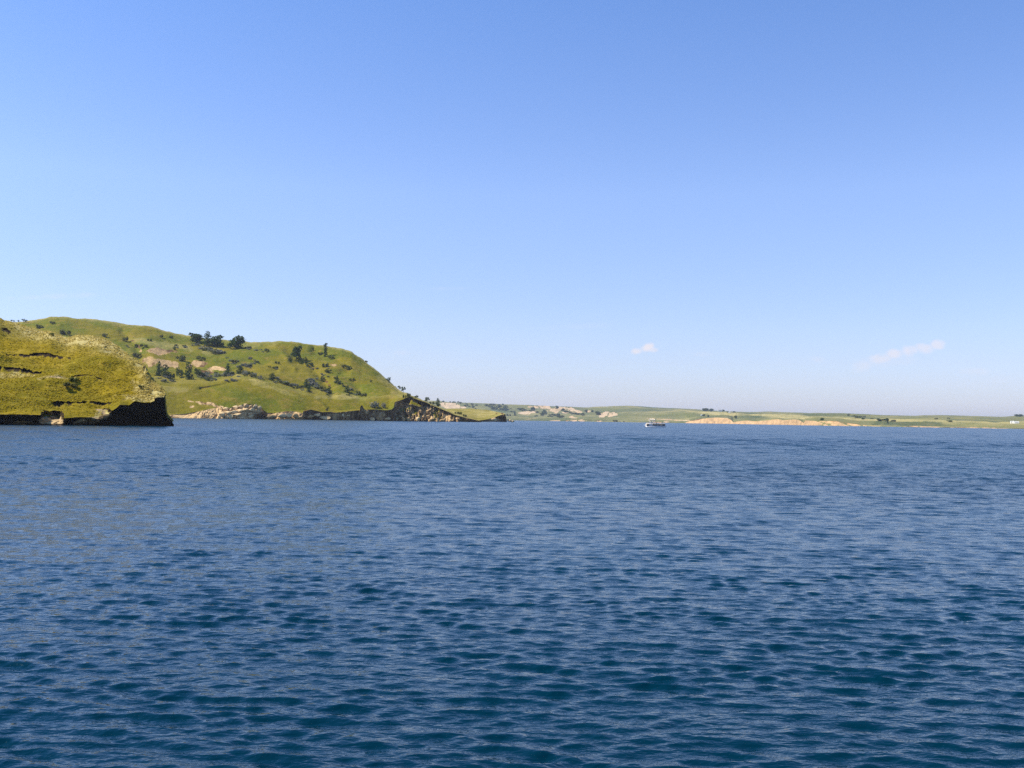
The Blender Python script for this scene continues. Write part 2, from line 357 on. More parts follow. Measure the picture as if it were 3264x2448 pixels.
def bluff_post(A, D, Z, K, T, at):
    U, Vp = to_px(A, (Z-CAM_H)/D)
    X = D*np.sin(A); Y = D*np.cos(A); g = sstep(3.0, 3.5, T)*(1-sstep(5.6, 6.0, T)*.6)*(1-sstep(505, 524, U)*.85)
    Z = Z+g*(fbm(X*.07, Y*.10, 11, 3)*1.1+fbm(X*.35, Y*.7, 12, 4, .5)*.20)
    # slumped terracettes across the slope
    Z = Z+g*.22*np.abs(perlin(X*.10, Y*.55+X*.05, 21))
    D = D+K*(fbm(X*.5, Z*.6, 14, 4, .6)*.9)*(1-sstep(515, 530, U))
    for pts, dp, h in [([(12, 1133), (60, 1130), (130, 1131), (160, 1133), (200, 1141), (240, 1148)], 2.0, 11),
                       ([(-60, 1168), (0, 1171), (30, 1173), (75, 1176), (120, 1184), (150, 1188)], 3.2, 15),
                       ([(150, 1292), (158, 1284), (215, 1278), (260, 1279), (310, 1282), (365, 1285)], 2.6, 13),
                       ([(222, 1207), (250, 1203), (290, 1209), (333, 1219)], 1.8, 9), ([(-5, 1047), (18, 1048), (45, 1056)], 1.6, 8),
                       ([(300, 1314), (330, 1311), (365, 1308)], 1.5, 8), ([(-200, 1200), (-100, 1195), (-20, 1208)], 2, 10), ([(455, 1170), (468, 1172), (479, 1190)], 1.6, 16)]:
        D, Z = notch(U, Vp, D, Z, pts, dp, h, int(pts[0][0]) % 97+3, at)
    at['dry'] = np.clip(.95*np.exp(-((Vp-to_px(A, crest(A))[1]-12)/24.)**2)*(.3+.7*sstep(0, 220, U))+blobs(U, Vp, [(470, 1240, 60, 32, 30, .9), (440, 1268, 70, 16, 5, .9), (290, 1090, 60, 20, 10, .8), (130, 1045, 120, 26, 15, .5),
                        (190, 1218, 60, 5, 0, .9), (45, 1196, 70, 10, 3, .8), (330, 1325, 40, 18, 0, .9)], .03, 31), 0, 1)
    at['pale'] = blobs(U, Vp, [(165, 1340, 38, 16, 0, 1), (262, 1346, 14, 8, 20, 1), (300, 1334, 34, 12, -10, .9), (325, 1318, 30, 8, 10, .8), (70, 1348, 30, 6, 0, .8), (175, 1219, 28, 2.5, 3, 1), (45, 1190, 60, 4, 3, .7)], .05, 33)
    at['bare'] = np.maximum(at['bare'], np.clip(blobs(U, Vp, [(165, 1338, 30, 14, 0, 1), (300, 1340, 30, 9, -10, .8), (175, 1219, 28, 3, 3, 1), (320, 1318, 22, 5, 10, .7)], .05, 33), 0, 1))
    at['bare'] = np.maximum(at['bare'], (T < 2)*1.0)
    return D, Z
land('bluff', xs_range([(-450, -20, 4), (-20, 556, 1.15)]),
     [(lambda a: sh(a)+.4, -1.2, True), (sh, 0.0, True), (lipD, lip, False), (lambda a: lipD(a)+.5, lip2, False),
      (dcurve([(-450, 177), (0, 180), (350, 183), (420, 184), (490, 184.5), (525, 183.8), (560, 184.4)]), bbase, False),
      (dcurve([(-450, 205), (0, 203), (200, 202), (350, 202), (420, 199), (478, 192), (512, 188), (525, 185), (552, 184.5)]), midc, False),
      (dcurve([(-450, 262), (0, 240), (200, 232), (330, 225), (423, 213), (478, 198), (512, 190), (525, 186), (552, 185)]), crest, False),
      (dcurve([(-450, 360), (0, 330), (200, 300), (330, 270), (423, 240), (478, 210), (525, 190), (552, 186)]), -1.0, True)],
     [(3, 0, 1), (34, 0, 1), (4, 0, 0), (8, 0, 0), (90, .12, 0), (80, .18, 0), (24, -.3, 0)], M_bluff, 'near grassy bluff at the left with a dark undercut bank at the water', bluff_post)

# --- main hill with the bay in front of it
shD = dcurve([(-500, 560), (400, 600), (560, 625), (850, 645), (900, 645), (1250, 670), (1290, 672), (1520, 684), (1540, 686)])
lipp = [(-500, 1326), (400, 1326), (537, 1323), (590, 1320), (640, 1310), (670, 1303), (690, 1300), (703, 1296), (712, 1303), (730, 1301), (760, 1294), (780, 1288), (800, 1289), (820, 1293), (832, 1300), (843, 1311), (850, 1317),
        (870, 1318), (911, 1311), (941, 1312), (964, 1317), (967, 1310), (988, 1305), (1013, 1311), (1027, 1315), (1055, 1313), (1074, 1316), (1114, 1311), (1147, 1308), (1149, 1294), (1155, 1292), (1161, 1306),
        (1196, 1305), (1226, 1309), (1249, 1307), (1256, 1300), (1257, 1283), (1263, 1280), (1273, 1278), (1304, 1289), (1331, 1297), (1343, 1296), (1344.5, 1279), (1358, 1283), (1376, 1292), (1413, 1307), (1431, 1314), (1449, 1323), (1485, 1332), (1521, 1340), (1534, 1343)]
lipE = curve(lipp)
upbot = curve([(x, y-.2) for x, y in lipp if x < 1305]+[(1310, 1272), (1325, 1280), (1343, 1293), (1344.5, 1278.8)]+[(x, y-.2) for x, y in lipp if x > 1345])
uptop = curve([(x, y-.6) for x, y in lipp if x < 1300]+[(1304, 1266), (1310, 1266.5), (1331, 1274), (1344, 1278)]+[(x, y-.6) for x, y in lipp if x > 1345])
upDoff = dcurve([(-500, 2), (1250, 2), (1300, 8), (1343, 6), (1345, .6), (1540, .5)])
lipDoff = dcurve([(-500, 3), (537, 6), (600, 10), (690, 14), (705, 8), (760, 5), (830, 1), (850, 4), (940, 4), (965, -.8), (1250, -1.2), (1262, 7), (1275, 10), (1340, 7), (1344, 11), (1390, 11), (1420, 7), (1480, 0), (1540, .5)])
meadow = curve([(-500, 1235), (400, 1232), (475, 1206), (549, 1213), (611, 1213), (674, 1213), (758, 1201), (823, 1208), (873, 1218), (947, 1243), (984, 1252), (1027, 1258), (1090, 1261), (1147, 1270),
                (1200, 1262), (1257, 1260), (1300, 1261), (1344, 1275), (1376, 1289), (1413, 1304), (1449, 1320), (1485, 1330), (1521, 1339), (1534, 1342.5)])
mD = dcurve([(-500, 690), (475, 695), (758, 705), (947, 690), (1147, 700), (1257, 705), (1344, 700), (1376, 700), (1449, 696), (1521, 687), (1540, 688)])
hollow = curve([(-500, 1230), (400, 1224), (475, 1202), (549, 1209), (611, 1208), (674, 1209), (758, 1197), (823, 1203), (873, 1212), (947, 1237), (1027, 1252), (1090, 1255), (1147, 1262),
                (1200, 1256), (1257, 1257), (1300, 1259), (1344, 1273.5), (1376, 1288), (1413, 1303), (1449, 1319.5), (1485, 1330), (1521, 1338.7), (1534, 1342.2)])
hD = dcurve([(-500, 735), (475, 740), (758, 748), (947, 730), (1147, 722), (1257, 712), (1344, 702), (1376, 702), (1449, 697), (1521, 687.5), (1540, 688.5)])
skyl = curve([(-500, 1045), (-100, 1030), (0, 1024), (60, 1026), (100, 1023), (130, 1017), (160, 1010), (180, 1008.5), (210, 1010), (250, 1016), (330, 1024), (400, 1033), (460, 1037), (500, 1045), (530, 1055), (560, 1063), (620, 1077), (720, 1083), (800, 1087), (900, 1090), (950, 1093.5),
              (1000, 1101), (1060, 1105), (1090, 1109), (1120, 1120), (1150, 1142), (1190, 1173), (1230, 1206), (1270, 1238), (1304, 1256), (1331, 1268), (1362, 1282), (1384, 1291), (1413, 1302.5), (1449, 1319), (1485, 1329.7), (1521, 1338.4), (1534, 1342)])
sD = dcurve([(-500, 960), (180, 950), (560, 930), (700, 910), (1000, 880), (1090, 865), (1150, 850), (1230, 810), (1300, 750), (1344, 712), (1376, 706), (1449, 699), (1521, 688), (1540, 689)])
TLm = dcurve([(-500, 0), (1240, 0), (1300, 1), (1540, 1)])
mbase = curve([(-500, 1322), (537, 1318), (590, 1315), (640, 1309), (690, 1304), (760, 1303), (830, 1306), (870, 1309), (911, 1308), (964, 1307), (1013, 1307), (1055, 1309), (1114, 1308), (1160, 1304), (1210, 1303),
               (1240, 1298), (1257, 1285), (1265, 1277), (1285, 1272), (1304, 1264), (1310, 1265), (1331, 1272.5), (1344, 1277.5), (1358, 1282), (1376, 1291), (1413, 1306), (1431, 1313.3), (1449, 1322.3), (1485, 1331.5), (1521, 1339.6), (1534, 1342.8)])
def hill_post(A, D, Z, K, T, at):
    U, Vp = to_px(A, (Z-CAM_H)/D)
    X = D*np.sin(A); Y = D*np.cos(A)
    tail = 1-sstep(1290, 1345, U)
    g = sstep(4.2, 4.9, T)*tail
    g2 = sstep(6.0, 6.3, T)*(1-sstep(6.75, 7.0, T)*.55)*tail
    Z = Z+g*(fbm(X*.03, Y*.05, 41, 2)*.8+fbm(X*.16, Y*.22, 42, 4)*.35)+g2*(fbm(X*.018, Y*.012, 43, 3)*3.6+fbm(X*.07, Y*.05, 44, 4)*1.0)
    Z = Z+(1-tail)*sstep(4.2, 5, T)*(1-sstep(1480, 1520, U))*fbm(X*.1, Y*.1, 45, 3)*.3
    D = D+K*(fbm(X*.10, Z*.10, 46, 4, .6)*1.6+np.abs(fbm(X*.22, Z*.05, 47, 3, .6))*(1.2+3.2*sstep(1245, 1262, U)*(1-sstep(1440, 1500, U))))
    # buttresses of the eroded bank: faces turned to the left catch the sun, gaps behind them stay dark
    uu = U/15+fbm(U*.03, Z*.10, 48, 4)*2.3; fr = uu-np.floor(uu); ht = np.clip(.35+1.1*perlin(np.floor(uu)*1.7+.3, Z*.09+.5, 49), .15, 1)
    D = D+K*np.where(fr < .82, 1-fr/.82, (fr-.82)/.18)*ht*(4.6*sstep(1250, 1260, U)*(1-sstep(1455, 1510, U))+2.6*sstep(960, 985, U)*(1-sstep(1240, 1250, U))+3*sstep(560, 620, U)*(1-sstep(830, 850, U)))
    te = (Z-CAM_H)/D
    # gullies and spurs of the upper slope
    for pts, wd, dp in [([(640, 1108), (720, 1128), (800, 1142), (880, 1176)], 9, 7), ([(930, 1150), (965, 1160), (1005, 1185), (1045, 1235), (1060, 1262)], 11, 9), ([(1000, 1118), (1030, 1136), (1075, 1148), (1110, 1175)], 10, 7),
                        ([(700, 1150), (770, 1172), (860, 1205), (960, 1240)], 12, 7), ([(560, 1205), (640, 1200), (740, 1195)], 14, 6), ([(390, 1060), (430, 1110), (450, 1160)], 12, 8), ([(210, 1060), (330, 1088), (420, 1100), (470, 1140)], 14, 8),
                        ([(860, 1100), (900, 1120), (940, 1170)], 10, -6), ([(1090, 1190), (1140, 1240)], 12, 5), ([(770, 1212), (700, 1230), (640, 1238)], 4, 2.5), ([(640, 1240), (690, 1268), (760, 1290)], 14, 2.5),
                        ([(960, 1250), (1010, 1275), (1040, 1300)], 6, -2.5)]:
        d = seg_dist(U, Vp, pts); D = D+dp*np.exp(-(d/wd)**2)*sstep(4.0, 4.5, T)
    Z = CAM_H+D*te
    for pts, dp, h in [([(700, 1296), (730, 1306), (760, 1312), (830, 1314)], 1.8, 5), ([(1175, 1268), (1182, 1268), (1188, 1275)], 2, 6), ([(715, 1318), (760, 1320), (800, 1321)], 1.5, 4)]:
        D, Z = notch(U, Vp, D, Z, pts, dp, h, int(pts[0][0]) % 91+2)
    at['pale'] = np.clip(blobs(U, Vp, [(660, 1316, 150, 30, 0, 1), (780, 1312, 62, 28, 0, 1), (500, 1140, 90, 30, 0, .6), (560, 1155, 90, 25, 0, .7), (690, 1180, 40, 14, 10, .9), (630, 1288, 70, 9, 15, 1),
                                (1275, 1295, 18, 22, 0, .95), (1300, 1305, 20, 20, 0, .8), (1320, 1330, 30, 14, 0, .7), (1362, 1325, 20, 18, 30, .9), (1418, 1326, 24, 12, 20, .95), (1445, 1336, 20, 7, 0, .9), (1215, 1325, 30, 12, 0, .7), (1165, 1330, 12, 10, 0, .6), (1060, 1328, 30, 10, 0, .6), (920, 1325, 70, 7, 0, .8), (1400, 1330, 60, 12, 15, .5), (1060, 1165, 12, 6, 0, .7)], .03, 51), 0, 1)
    at['bare'] = np.maximum(at['bare']*(T < 4.0), blobs(U, Vp, [(640, 1284, 42, 5, 12, .9), (690, 1295, 30, 7, 20, 1), (510, 1122, 60, 10, 0, .75), (500, 1155, 70, 13, 5, .62), (545, 1160, 30, 10, 0, .8), (630, 1162, 40, 12, 10, .7), (690, 1177, 34, 8, 5, .95), (655, 1190, 30, 8, 0, .7), (1060, 1163, 14, 5, 10, .7),
                                               (1005, 1173, 8, 4, 0, .7), (613, 1297, 8, 4, 0, .8)], .035, 52))
    rib = np.abs(fbm(X*.22, Z*.05, 47, 3, .6))
    at['pale'] = np.maximum(at['pale'], (T < 4)*sstep(1250, 1262, U)*(1-sstep(1450, 1510, U))*sstep(-.35, .25, perlin(uu*.8, Z*.2, 50))*.7)  # pale soil painted over the end cliff so its ribs look sunlit
    at['pale'] = np.maximum(at['pale'], (T < 4)*(1-sstep(955, 975, U))*sstep(848, 856, U)*.9)
    at['pale'] = np.maximum(at['pale'], (T < 4)*sstep(975, 990, U)*(1-sstep(1235, 1250, U))*(1-sstep(.05, .22, rib))*.55)  # jutting ribs painted paler, as if the sun caught them
    at['bare'] = at['bare']*(1-np.clip(blobs(U, Vp, [(1394, 1322, 17, 15, 20, 1), (1292, 1331, 14, 8, 0, .9)], .06, 57), 0, 1)*(T < 2.0))
    at['bare'] = np.where((T > 1.3) & (T < 2.0) & (U > 1275) & (U < 1340) & (perlin(U*.1, Vp*.1, 55) > .1), .2, at['bare'])
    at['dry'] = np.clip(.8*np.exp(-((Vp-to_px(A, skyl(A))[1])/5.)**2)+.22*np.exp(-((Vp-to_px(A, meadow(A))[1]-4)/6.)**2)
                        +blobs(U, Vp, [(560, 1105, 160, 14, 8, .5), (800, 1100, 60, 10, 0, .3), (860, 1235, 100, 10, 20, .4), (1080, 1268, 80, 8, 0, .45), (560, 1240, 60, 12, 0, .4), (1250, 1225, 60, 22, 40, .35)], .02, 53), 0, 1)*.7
    return D, Z
land('hill', xs_range([(-500, -20, 8), (-20, 1535, 1.7)]),
     [(lambda a: shD(a)+1, -1.2, True), (shD, 0.0, True), (lambda a: shD(a)+lipDoff(a), lipE, False), (lambda a: shD(a)+lipDoff(a)+upDoff(a), upbot, False), (lambda a: shD(a)+lipDoff(a)+upDoff(a)+.3, uptop, False),
      (lambda a: np.maximum(shD(a)+15, shD(a)+4)*(1-TLm(a))+TLm(a)*(shD(a)+lipDoff(a)+upDoff(a)+.8), mbase, False), (mD, meadow, False), (hD, hollow, False), (sD, skyl, False), (lambda a: sD(a)+np.clip((900-sD(a))*-.2+60, 4, 70), lambda a: np.maximum(-1.0, CAM_H+sD(a)*skyl(a)-32), True)],
     [(3, 0, 1), (26, 0, 1), (3, 0, 0), (10, 0, 1), (6, 0, 0), (54, .25, 0), (10, -.3, 0), (100, .15, 0), (10, 0, 0)], M_hill, 'large green hill behind the bay, sloping down to the right', hill_post)

# --- low headland past the end of the hill
hsh = dcurve([(1380, 790), (1540, 800), (1612, 812), (1640, 812)])
hl = [(1380, 1325), (1449, 1325), (1485, 1333), (1521, 1340), (1539, 1339), (1566, 1333), (1602, 1321.5), (1610, 1319), (1613, 1330), (1616, 1345)]
hlip = curve(hl); hlip2 = curve([(x, y-.7) for x, y in hl])
hcr = curve([(1380, 1304), (1431, 1303), (1458, 1301.5), (1503, 1302), (1539, 1306), (1575, 1311), (1600, 1316), (1609, 1317.8), (1613, 1329), (1616, 1344)])
def head_post(A, D, Z, K, T, at):
    U, Vp = to_px(A, (Z-CAM_H)/D); X = D*np.sin(A); Y = D*np.cos(A)
    Z = Z+sstep(3, 3.6, T)*(1-sstep(1580, 1610, U))*fbm(X*.07, Y*.07, 61, 4)*.5
    D = D+K*fbm(X*.15, Z*.3, 62, 4, .6)*1.5*(1-sstep(1605, 1612, U))
    D, Z = notch(U, Vp, D, Z, [(1578, 1317), (1590, 1316), (1606, 1318.5)], 2.5, 4, 9, at)
    at['dry'] = np.clip(.45+.4*fbm(X*.03, Y*.05, 63, 3), 0, 1)
    at['pale'] = blobs(U, Vp, [(1572, 1338, 20, 6, 0, 1)], .06, 64)
    return D, Z
land('headland', xs_range([(1395, 1617, 1.3)]),
     [(lambda a: hsh(a)+.5, -1.2, True), (hsh, 0.0, True), (lambda a: hsh(a)-.6, hlip, False), (lambda a: hsh(a)+.4, hlip2, False), (lambda a: hsh(a)+dcurve([(1380, 90), (1560, 70), (1600, 14), (1611, 3), (1640, 2)])(a), hcr, False),
      (lambda a: hsh(a)+dcurve([(1380, 160), (1560, 120), (1600, 24), (1611, 5), (1640, 4)])(a), -1.0, True)],
     [(2, 0, 1), (18, 0, 1), (2, 0, 0), (44, .3, 0), (10, -.2, 0)], M_hill, 'low green headland with a short vertical cliff at its right end', head_post)

# --- far shore
fsh = dcurve([(1300, 2750), (2150, 2750), (2400, 2300), (2600, 1750), (2800, 1550), (3264, 1500), (3900, 1450)])
bank = [(1300, 1341.5), (1500, 1341.3), (1580, 1341.5), (1610, 1338), (1660, 1339), (1700, 1341), (1750, 1339.5), (1780, 1341.5), (1815, 1339), (1840, 1337), (1865, 1338), (1890, 1342), (1910, 1340), (1930, 1343), (2050, 1345.5), (2120, 1344.5), (2140, 1346.5), (2184, 1348),
        (2187, 1346), (2199, 1342), (2231, 1335), (2264, 1332), (2280, 1330.5), (2318, 1332), (2330, 1338), (2337, 1346), (2361, 1341.5), (2383, 1340), (2410, 1343), (2430, 1341), (2448, 1339.5), (2467, 1336.5), (2480, 1336), (2497, 1339), (2530, 1336.5), (2545, 1338), (2556, 1344), (2561, 1348),
        (2566, 1340), (2600, 1341), (2640, 1342), (2665, 1342), (2690, 1347), (2705, 1348.5), (2746, 1354), (2790, 1356.5), (2850, 1358.5), (2960, 1361), (3100, 1363.3), (3264, 1366), (3900, 1376)]
fbk = curve(bank)
terr = curve([(1300, 1316), (1500, 1316), (1600, 1322), (1660, 1328), (1700, 1330), (1800, 1328), (1900, 1324), (2000, 1318), (2180, 1314), (2300, 1320), (2450, 1325), (2600, 1330), (2700, 1334), (2760, 1341), (2850, 1344), (3000, 1347), (3264, 1352), (3900, 1362)])
fskyp = [(1300, 1274), (1400, 1279), (1440, 1283), (1500, 1284.5), (1560, 1286), (1600, 1287.5), (1640, 1288), (1700, 1291.5), (1760, 1294), (1800, 1295.5), (1870, 1298), (1910, 1295.5), (1950, 1294), (2010, 1293.5), (2080, 1298), (2150, 1301), (2200, 1303.5), (2250, 1307.5), (2290, 1310), (2350, 1312.5), (2450, 1314), (2600, 1316), (2680, 1318), (2750, 1320.5), (2800, 1322.5), (2870, 1325), (2915, 1325.5), (2945, 1323.3), (3040, 1323.3), (3110, 1326), (3190, 1329.3), (3230, 1327.5), (3264, 1326.5), (3900, 1325)]
fsky = curve(fskyp)
def far_post(A, D, Z, K, T, at):
    U, Vp = to_px(A, (Z-CAM_H)/D); X = D*np.sin(A); Y = D*np.cos(A)
    g = sstep(2.1, 2.6, T)*(1-sstep(4.6, 5.0, T)*.75)
    Z = Z+g*(fbm(X*.0035, Y*.002, 71, 3)*7+fbm(X*.012, Y*.006, 72, 4)*3.0)
    D = D+K*(fbm(X*.03, Z*.02, 73, 4, .6)*9)
    clay = [(2262, 1340, 86, 14, 0, 1), (2450, 1344, 120, 14, 0, 1), (2620, 1346, 90, 9, 2, .8)]
    pal = [(1682, 1317, 25, 7, 0, 1), (1735, 1298, 32, 8, 0, .75), (1765, 1304, 36, 7, 10, .6), (1767, 1316, 24, 6, 5, .8), (1810, 1305, 46, 7, 8, .85), (1840, 1318, 20, 4, 0, .7), (1802, 1317, 12, 4, 0, .8), (1873, 1310, 12, 4, 0, .7), (1874, 1317, 10, 3, 0, .7),
           (1926, 1320, 18, 6, -15, .9), (1955, 1321, 22, 5, 0, .9), (1930, 1314, 30, 6, 0, .4), (1845, 1340, 30, 4, 0, .7), (1770, 1341, 16, 2.5, 0, .6), (1910, 1342, 14, 2.5, 0, .6), (1830, 1328, 30, 1.6, 3, .7), (1692, 1335, 26, 1.6, -8, .5),
           (1440, 1296, 34, 12, 10, .9), (1475, 1298, 10, 4, 0, .9), (1690, 1296, 8, 3, 0, .6), (2130, 1337, 60, 3.0, 4, .6), (2080, 1335, 25, 2.5, 2, .5), (2195, 1340, 12, 3, 0, .6), (2124, 1345, 10, 3, 0, .7), (2950, 1360.5, 60, 2.2, 2, .7), (3110, 1363.5, 80, 2, 1, .6), (2760, 1341, 60, 2, 4, .5)]
    at['pale'] = blobs(U, Vp, pal+clay, .06, 75)
    at['bare'] = np.maximum(np.where((U > 2186) & (U < 2561), at['bare'], np.where((U >= 2561) & (U < 2750), at['bare']*(.45+.6*perlin(U*.05, Vp*.12, 78)), at['bare']*(.35+.5*perlin(U*.04, Vp*.1, 76)))), blobs(U, Vp, pal, .06, 75))
    at['pale'] = np.where((U > 2186) & (T < 2.1), .35, at['pale'])
    at['dry'] = np.clip(.9*np.exp(-((Vp-to_px(A, terr(A))[1])/3.)**2)*sstep(2000, 2150, U)+.18+.35*fbm(X*.004, Y*.004, 77, 3)-.5*blobs(U, Vp, [(2300, 1324, 120, 5, 0, 1), (2700, 1322, 200, 5, 0, 1), (2900, 1352, 150, 5, 0, .8)], .02, 79), 0, 1)
    return D, Z
land('far_hills', xs_range([(1300, 3300, 2.4), (3300, 3900, 8)]),
     [(lambda a: fsh(a)+4, -1.2, True), (fsh, 0.0, True), (lambda a: fsh(a)+dcurve([(1300, 20), (2185, 20), (2200, 16), (2300, 20), (2560, 14), (2565, 20), (2700, 10), (3900, 6)])(a), fbk, False),
      (lambda a: fsh(a)+dcurve([(1300, 700), (2200, 600), (2700, 450), (3900, 400)])(a), terr, False), (lambda a: fsh(a)+dcurve([(1300, 1000), (2200, 900), (2700, 900), (3900, 900)])(a), lambda a: terr(a)+.0005, False),
      (lambda a: fsh(a)+dcurve([(1300, 1500), (2200, 1600), (2600, 2000), (3900, 2200)])(a), fsky, False), (lambda a: fsh(a)*0+7500, lambda a: 30+a*0, True), (lambda a: fsh(a)*0+13000, lambda a: 30+a*0, True)],
     [(2, 0, 1), (16, 0, 1), (34, .15, 0), (8, 0, 0), (50, .15, 0), (8, 0, 0), (4, 0, 0)], M_far, 'far low green hills across the lake with tan clay banks at the shore', far_post)

# ------------------------------------------------------------------ grass on the near bluff
def bluff_grass():
    az, D, Z = TER['bluff']; nr, nc = D.shape
    me = bpy.data.objects['bluff'].data
    N = 22000; rng = np.random.RandomState(5)
    r = rng.uniform(41, 224, N); j = rng.uniform(0, nc-2, N); keep = az[j.astype(int)] > az[0]+.06
    i0, j0 = r.astype(int), j.astype(int); fr, fj = r-i0, j-j0
    def smp(G): return (G[i0, j0]*(1-fr)*(1-fj)+G[i0+1, j0]*fr*(1-fj)+G[i0, j0+1]*(1-fr)*fj+G[i0+1, j0+1]*fr*fj)
    Xg, Yg = D*np.sin(az)[None], D*np.cos(az)[None]
    X, Y, Zz = smp(Xg), smp(Yg), smp(Z)
    bare = np.zeros(len(me.vertices), np.float32); me.attributes['bare'].data.foreach_get('value', bare); bare = bare.reshape(nr, nc)
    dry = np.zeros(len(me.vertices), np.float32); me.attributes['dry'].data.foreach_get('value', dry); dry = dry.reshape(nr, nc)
    keep &= (smp(bare) < .3) & (Zz > .8) & (np.abs(Z[i0+1, j0]-Z[i0, j0]) < 1.0)
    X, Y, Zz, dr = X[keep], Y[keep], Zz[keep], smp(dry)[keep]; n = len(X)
    dens = fbm(X*.25, Y*.4, 88, 3); k2 = dens > -.45; X, Y, Zz, dr = X[k2], Y[k2], Zz[k2], dr[k2]; n = len(X)
    B = 3; base = np.repeat(np.stack([X, Y, Zz-.05], 1), B, 0); n2 = n*B
    th = rng.rand(n2)*6.283; h = (.08+.16*rng.rand(n2)**2)*np.repeat(1+.7*dr, B); wd = .10+.10*rng.rand(n2)
    dx, dy = np.cos(th)*wd, np.sin(th)*wd; lx, ly = rng.randn(n2)*.12+.06, rng.randn(n2)*.12
    p0 = base+np.stack([-dx, -dy, 0*h], 1); p1 = base+np.stack([dx, dy, 0*h], 1); p2 = base+np.stack([lx, ly, h], 1)
    V = np.stack([p0, p1, p2], 1).reshape(-1, 3); Fc = np.arange(n2*3).reshape(-1, 3)
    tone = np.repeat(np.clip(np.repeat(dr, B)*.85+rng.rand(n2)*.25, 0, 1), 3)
    o = obj('grass', mesh_np('grass', V, Fc, M_grass, False, {'tone': tone}))
    tag(o, 'short yellow green grass covering the near bluff', 'grass', kind='stuff')
bluff_grass()

# ------------------------------------------------------------------ plants
def leaf_cloud(lobes, n, size, seed, flat=0.0):
    """small leaf sprays spread through a set of lobes (cx,cy,cz,rx,ry,rz)"""
    rng = np.random.RandomState(seed); wv = np.array([l[3]*l[4]*l[5] for l in lobes])**.67; wv /= wv.sum()
    idx = rng.choice(len(lobes), n, p=wv); L = np.array(lobes)[idx]
    v = rng.randn(n, 3); v /= np.linalg.norm(v, axis=1)[:, None]; rad = rng.rand(n)**.38
    rad *= 1+.22*rng.randn(n)*(rng.rand(n) < .3)
    c = L[:, :3]+v*L[:, 3:]*rad[:, None]; c[:, 2] = np.maximum(c[:, 2], .02)
    a = rng.randn(n, 3)+v*.8; a /= np.linalg.norm(a, axis=1)[:, None]
    b_ = np.cross(a, rng.randn(n, 3)); b_ /= np.linalg.norm(b_, axis=1)[:, None]; c_ = np.cross(a, b_)
    s = size*(.6+.8*rng.rand(n))[:, None]
    V = np.stack([c-b_*s, c+c_*s*.7, c+b_*s, c-c_*s*.8], 1).reshape(-1, 3); V[:, 2] = np.maximum(V[:, 2], 0)
    return V, np.arange(4*n).reshape(-1, 4), np.repeat(rng.rand(n), 4)
def tube_chain(V, Fc, pts, rads, seg=6):
    off = len(V)
    for i, (p, r) in enumerate(zip(pts, rads)):
        for k in range(seg):
            a = 2*math.pi*k/seg; V.append((p[0]+r*math.cos(a), p[1]+r*math.sin(a), p[2]))
    for i in range(len(pts)-1):
        for k in range(seg):
            Fc.append((off+i*seg+k, off+i*seg+(k+1) % seg, off+(i+1)*seg+(k+1) % seg, off+(i+1)*seg+k))
def trunk_mesh(name, top, seed, limbs=5, r=.03):
    rnd = random.Random(seed); V, Fc = [], []
    pts = [(0, 0, -.06)]+[(rnd.uniform(-.02, .02)*k, rnd.uniform(-.02, .02)*k, top*k/4) for k in range(1, 5)]
    tube_chain(V, Fc, pts, [r*1.3, r, r*.8, r*.55, r*.25])
    for _ in range(limbs):
        z = rnd.uniform(.18, .75)*top; a = rnd.uniform(0, 6.28); l = rnd.uniform(.15, .32)
        q = [(0, 0, z), (math.cos(a)*l*.5, math.sin(a)*l*.5, z+l*.35), (math.cos(a)*l, math.sin(a)*l, z+l*.9)]
        tube_chain(V, Fc, q, [r*.5, r*.35, r*.12], 4)
    return mesh_np(name, V, Fc, M_bark)
ARCH = {}
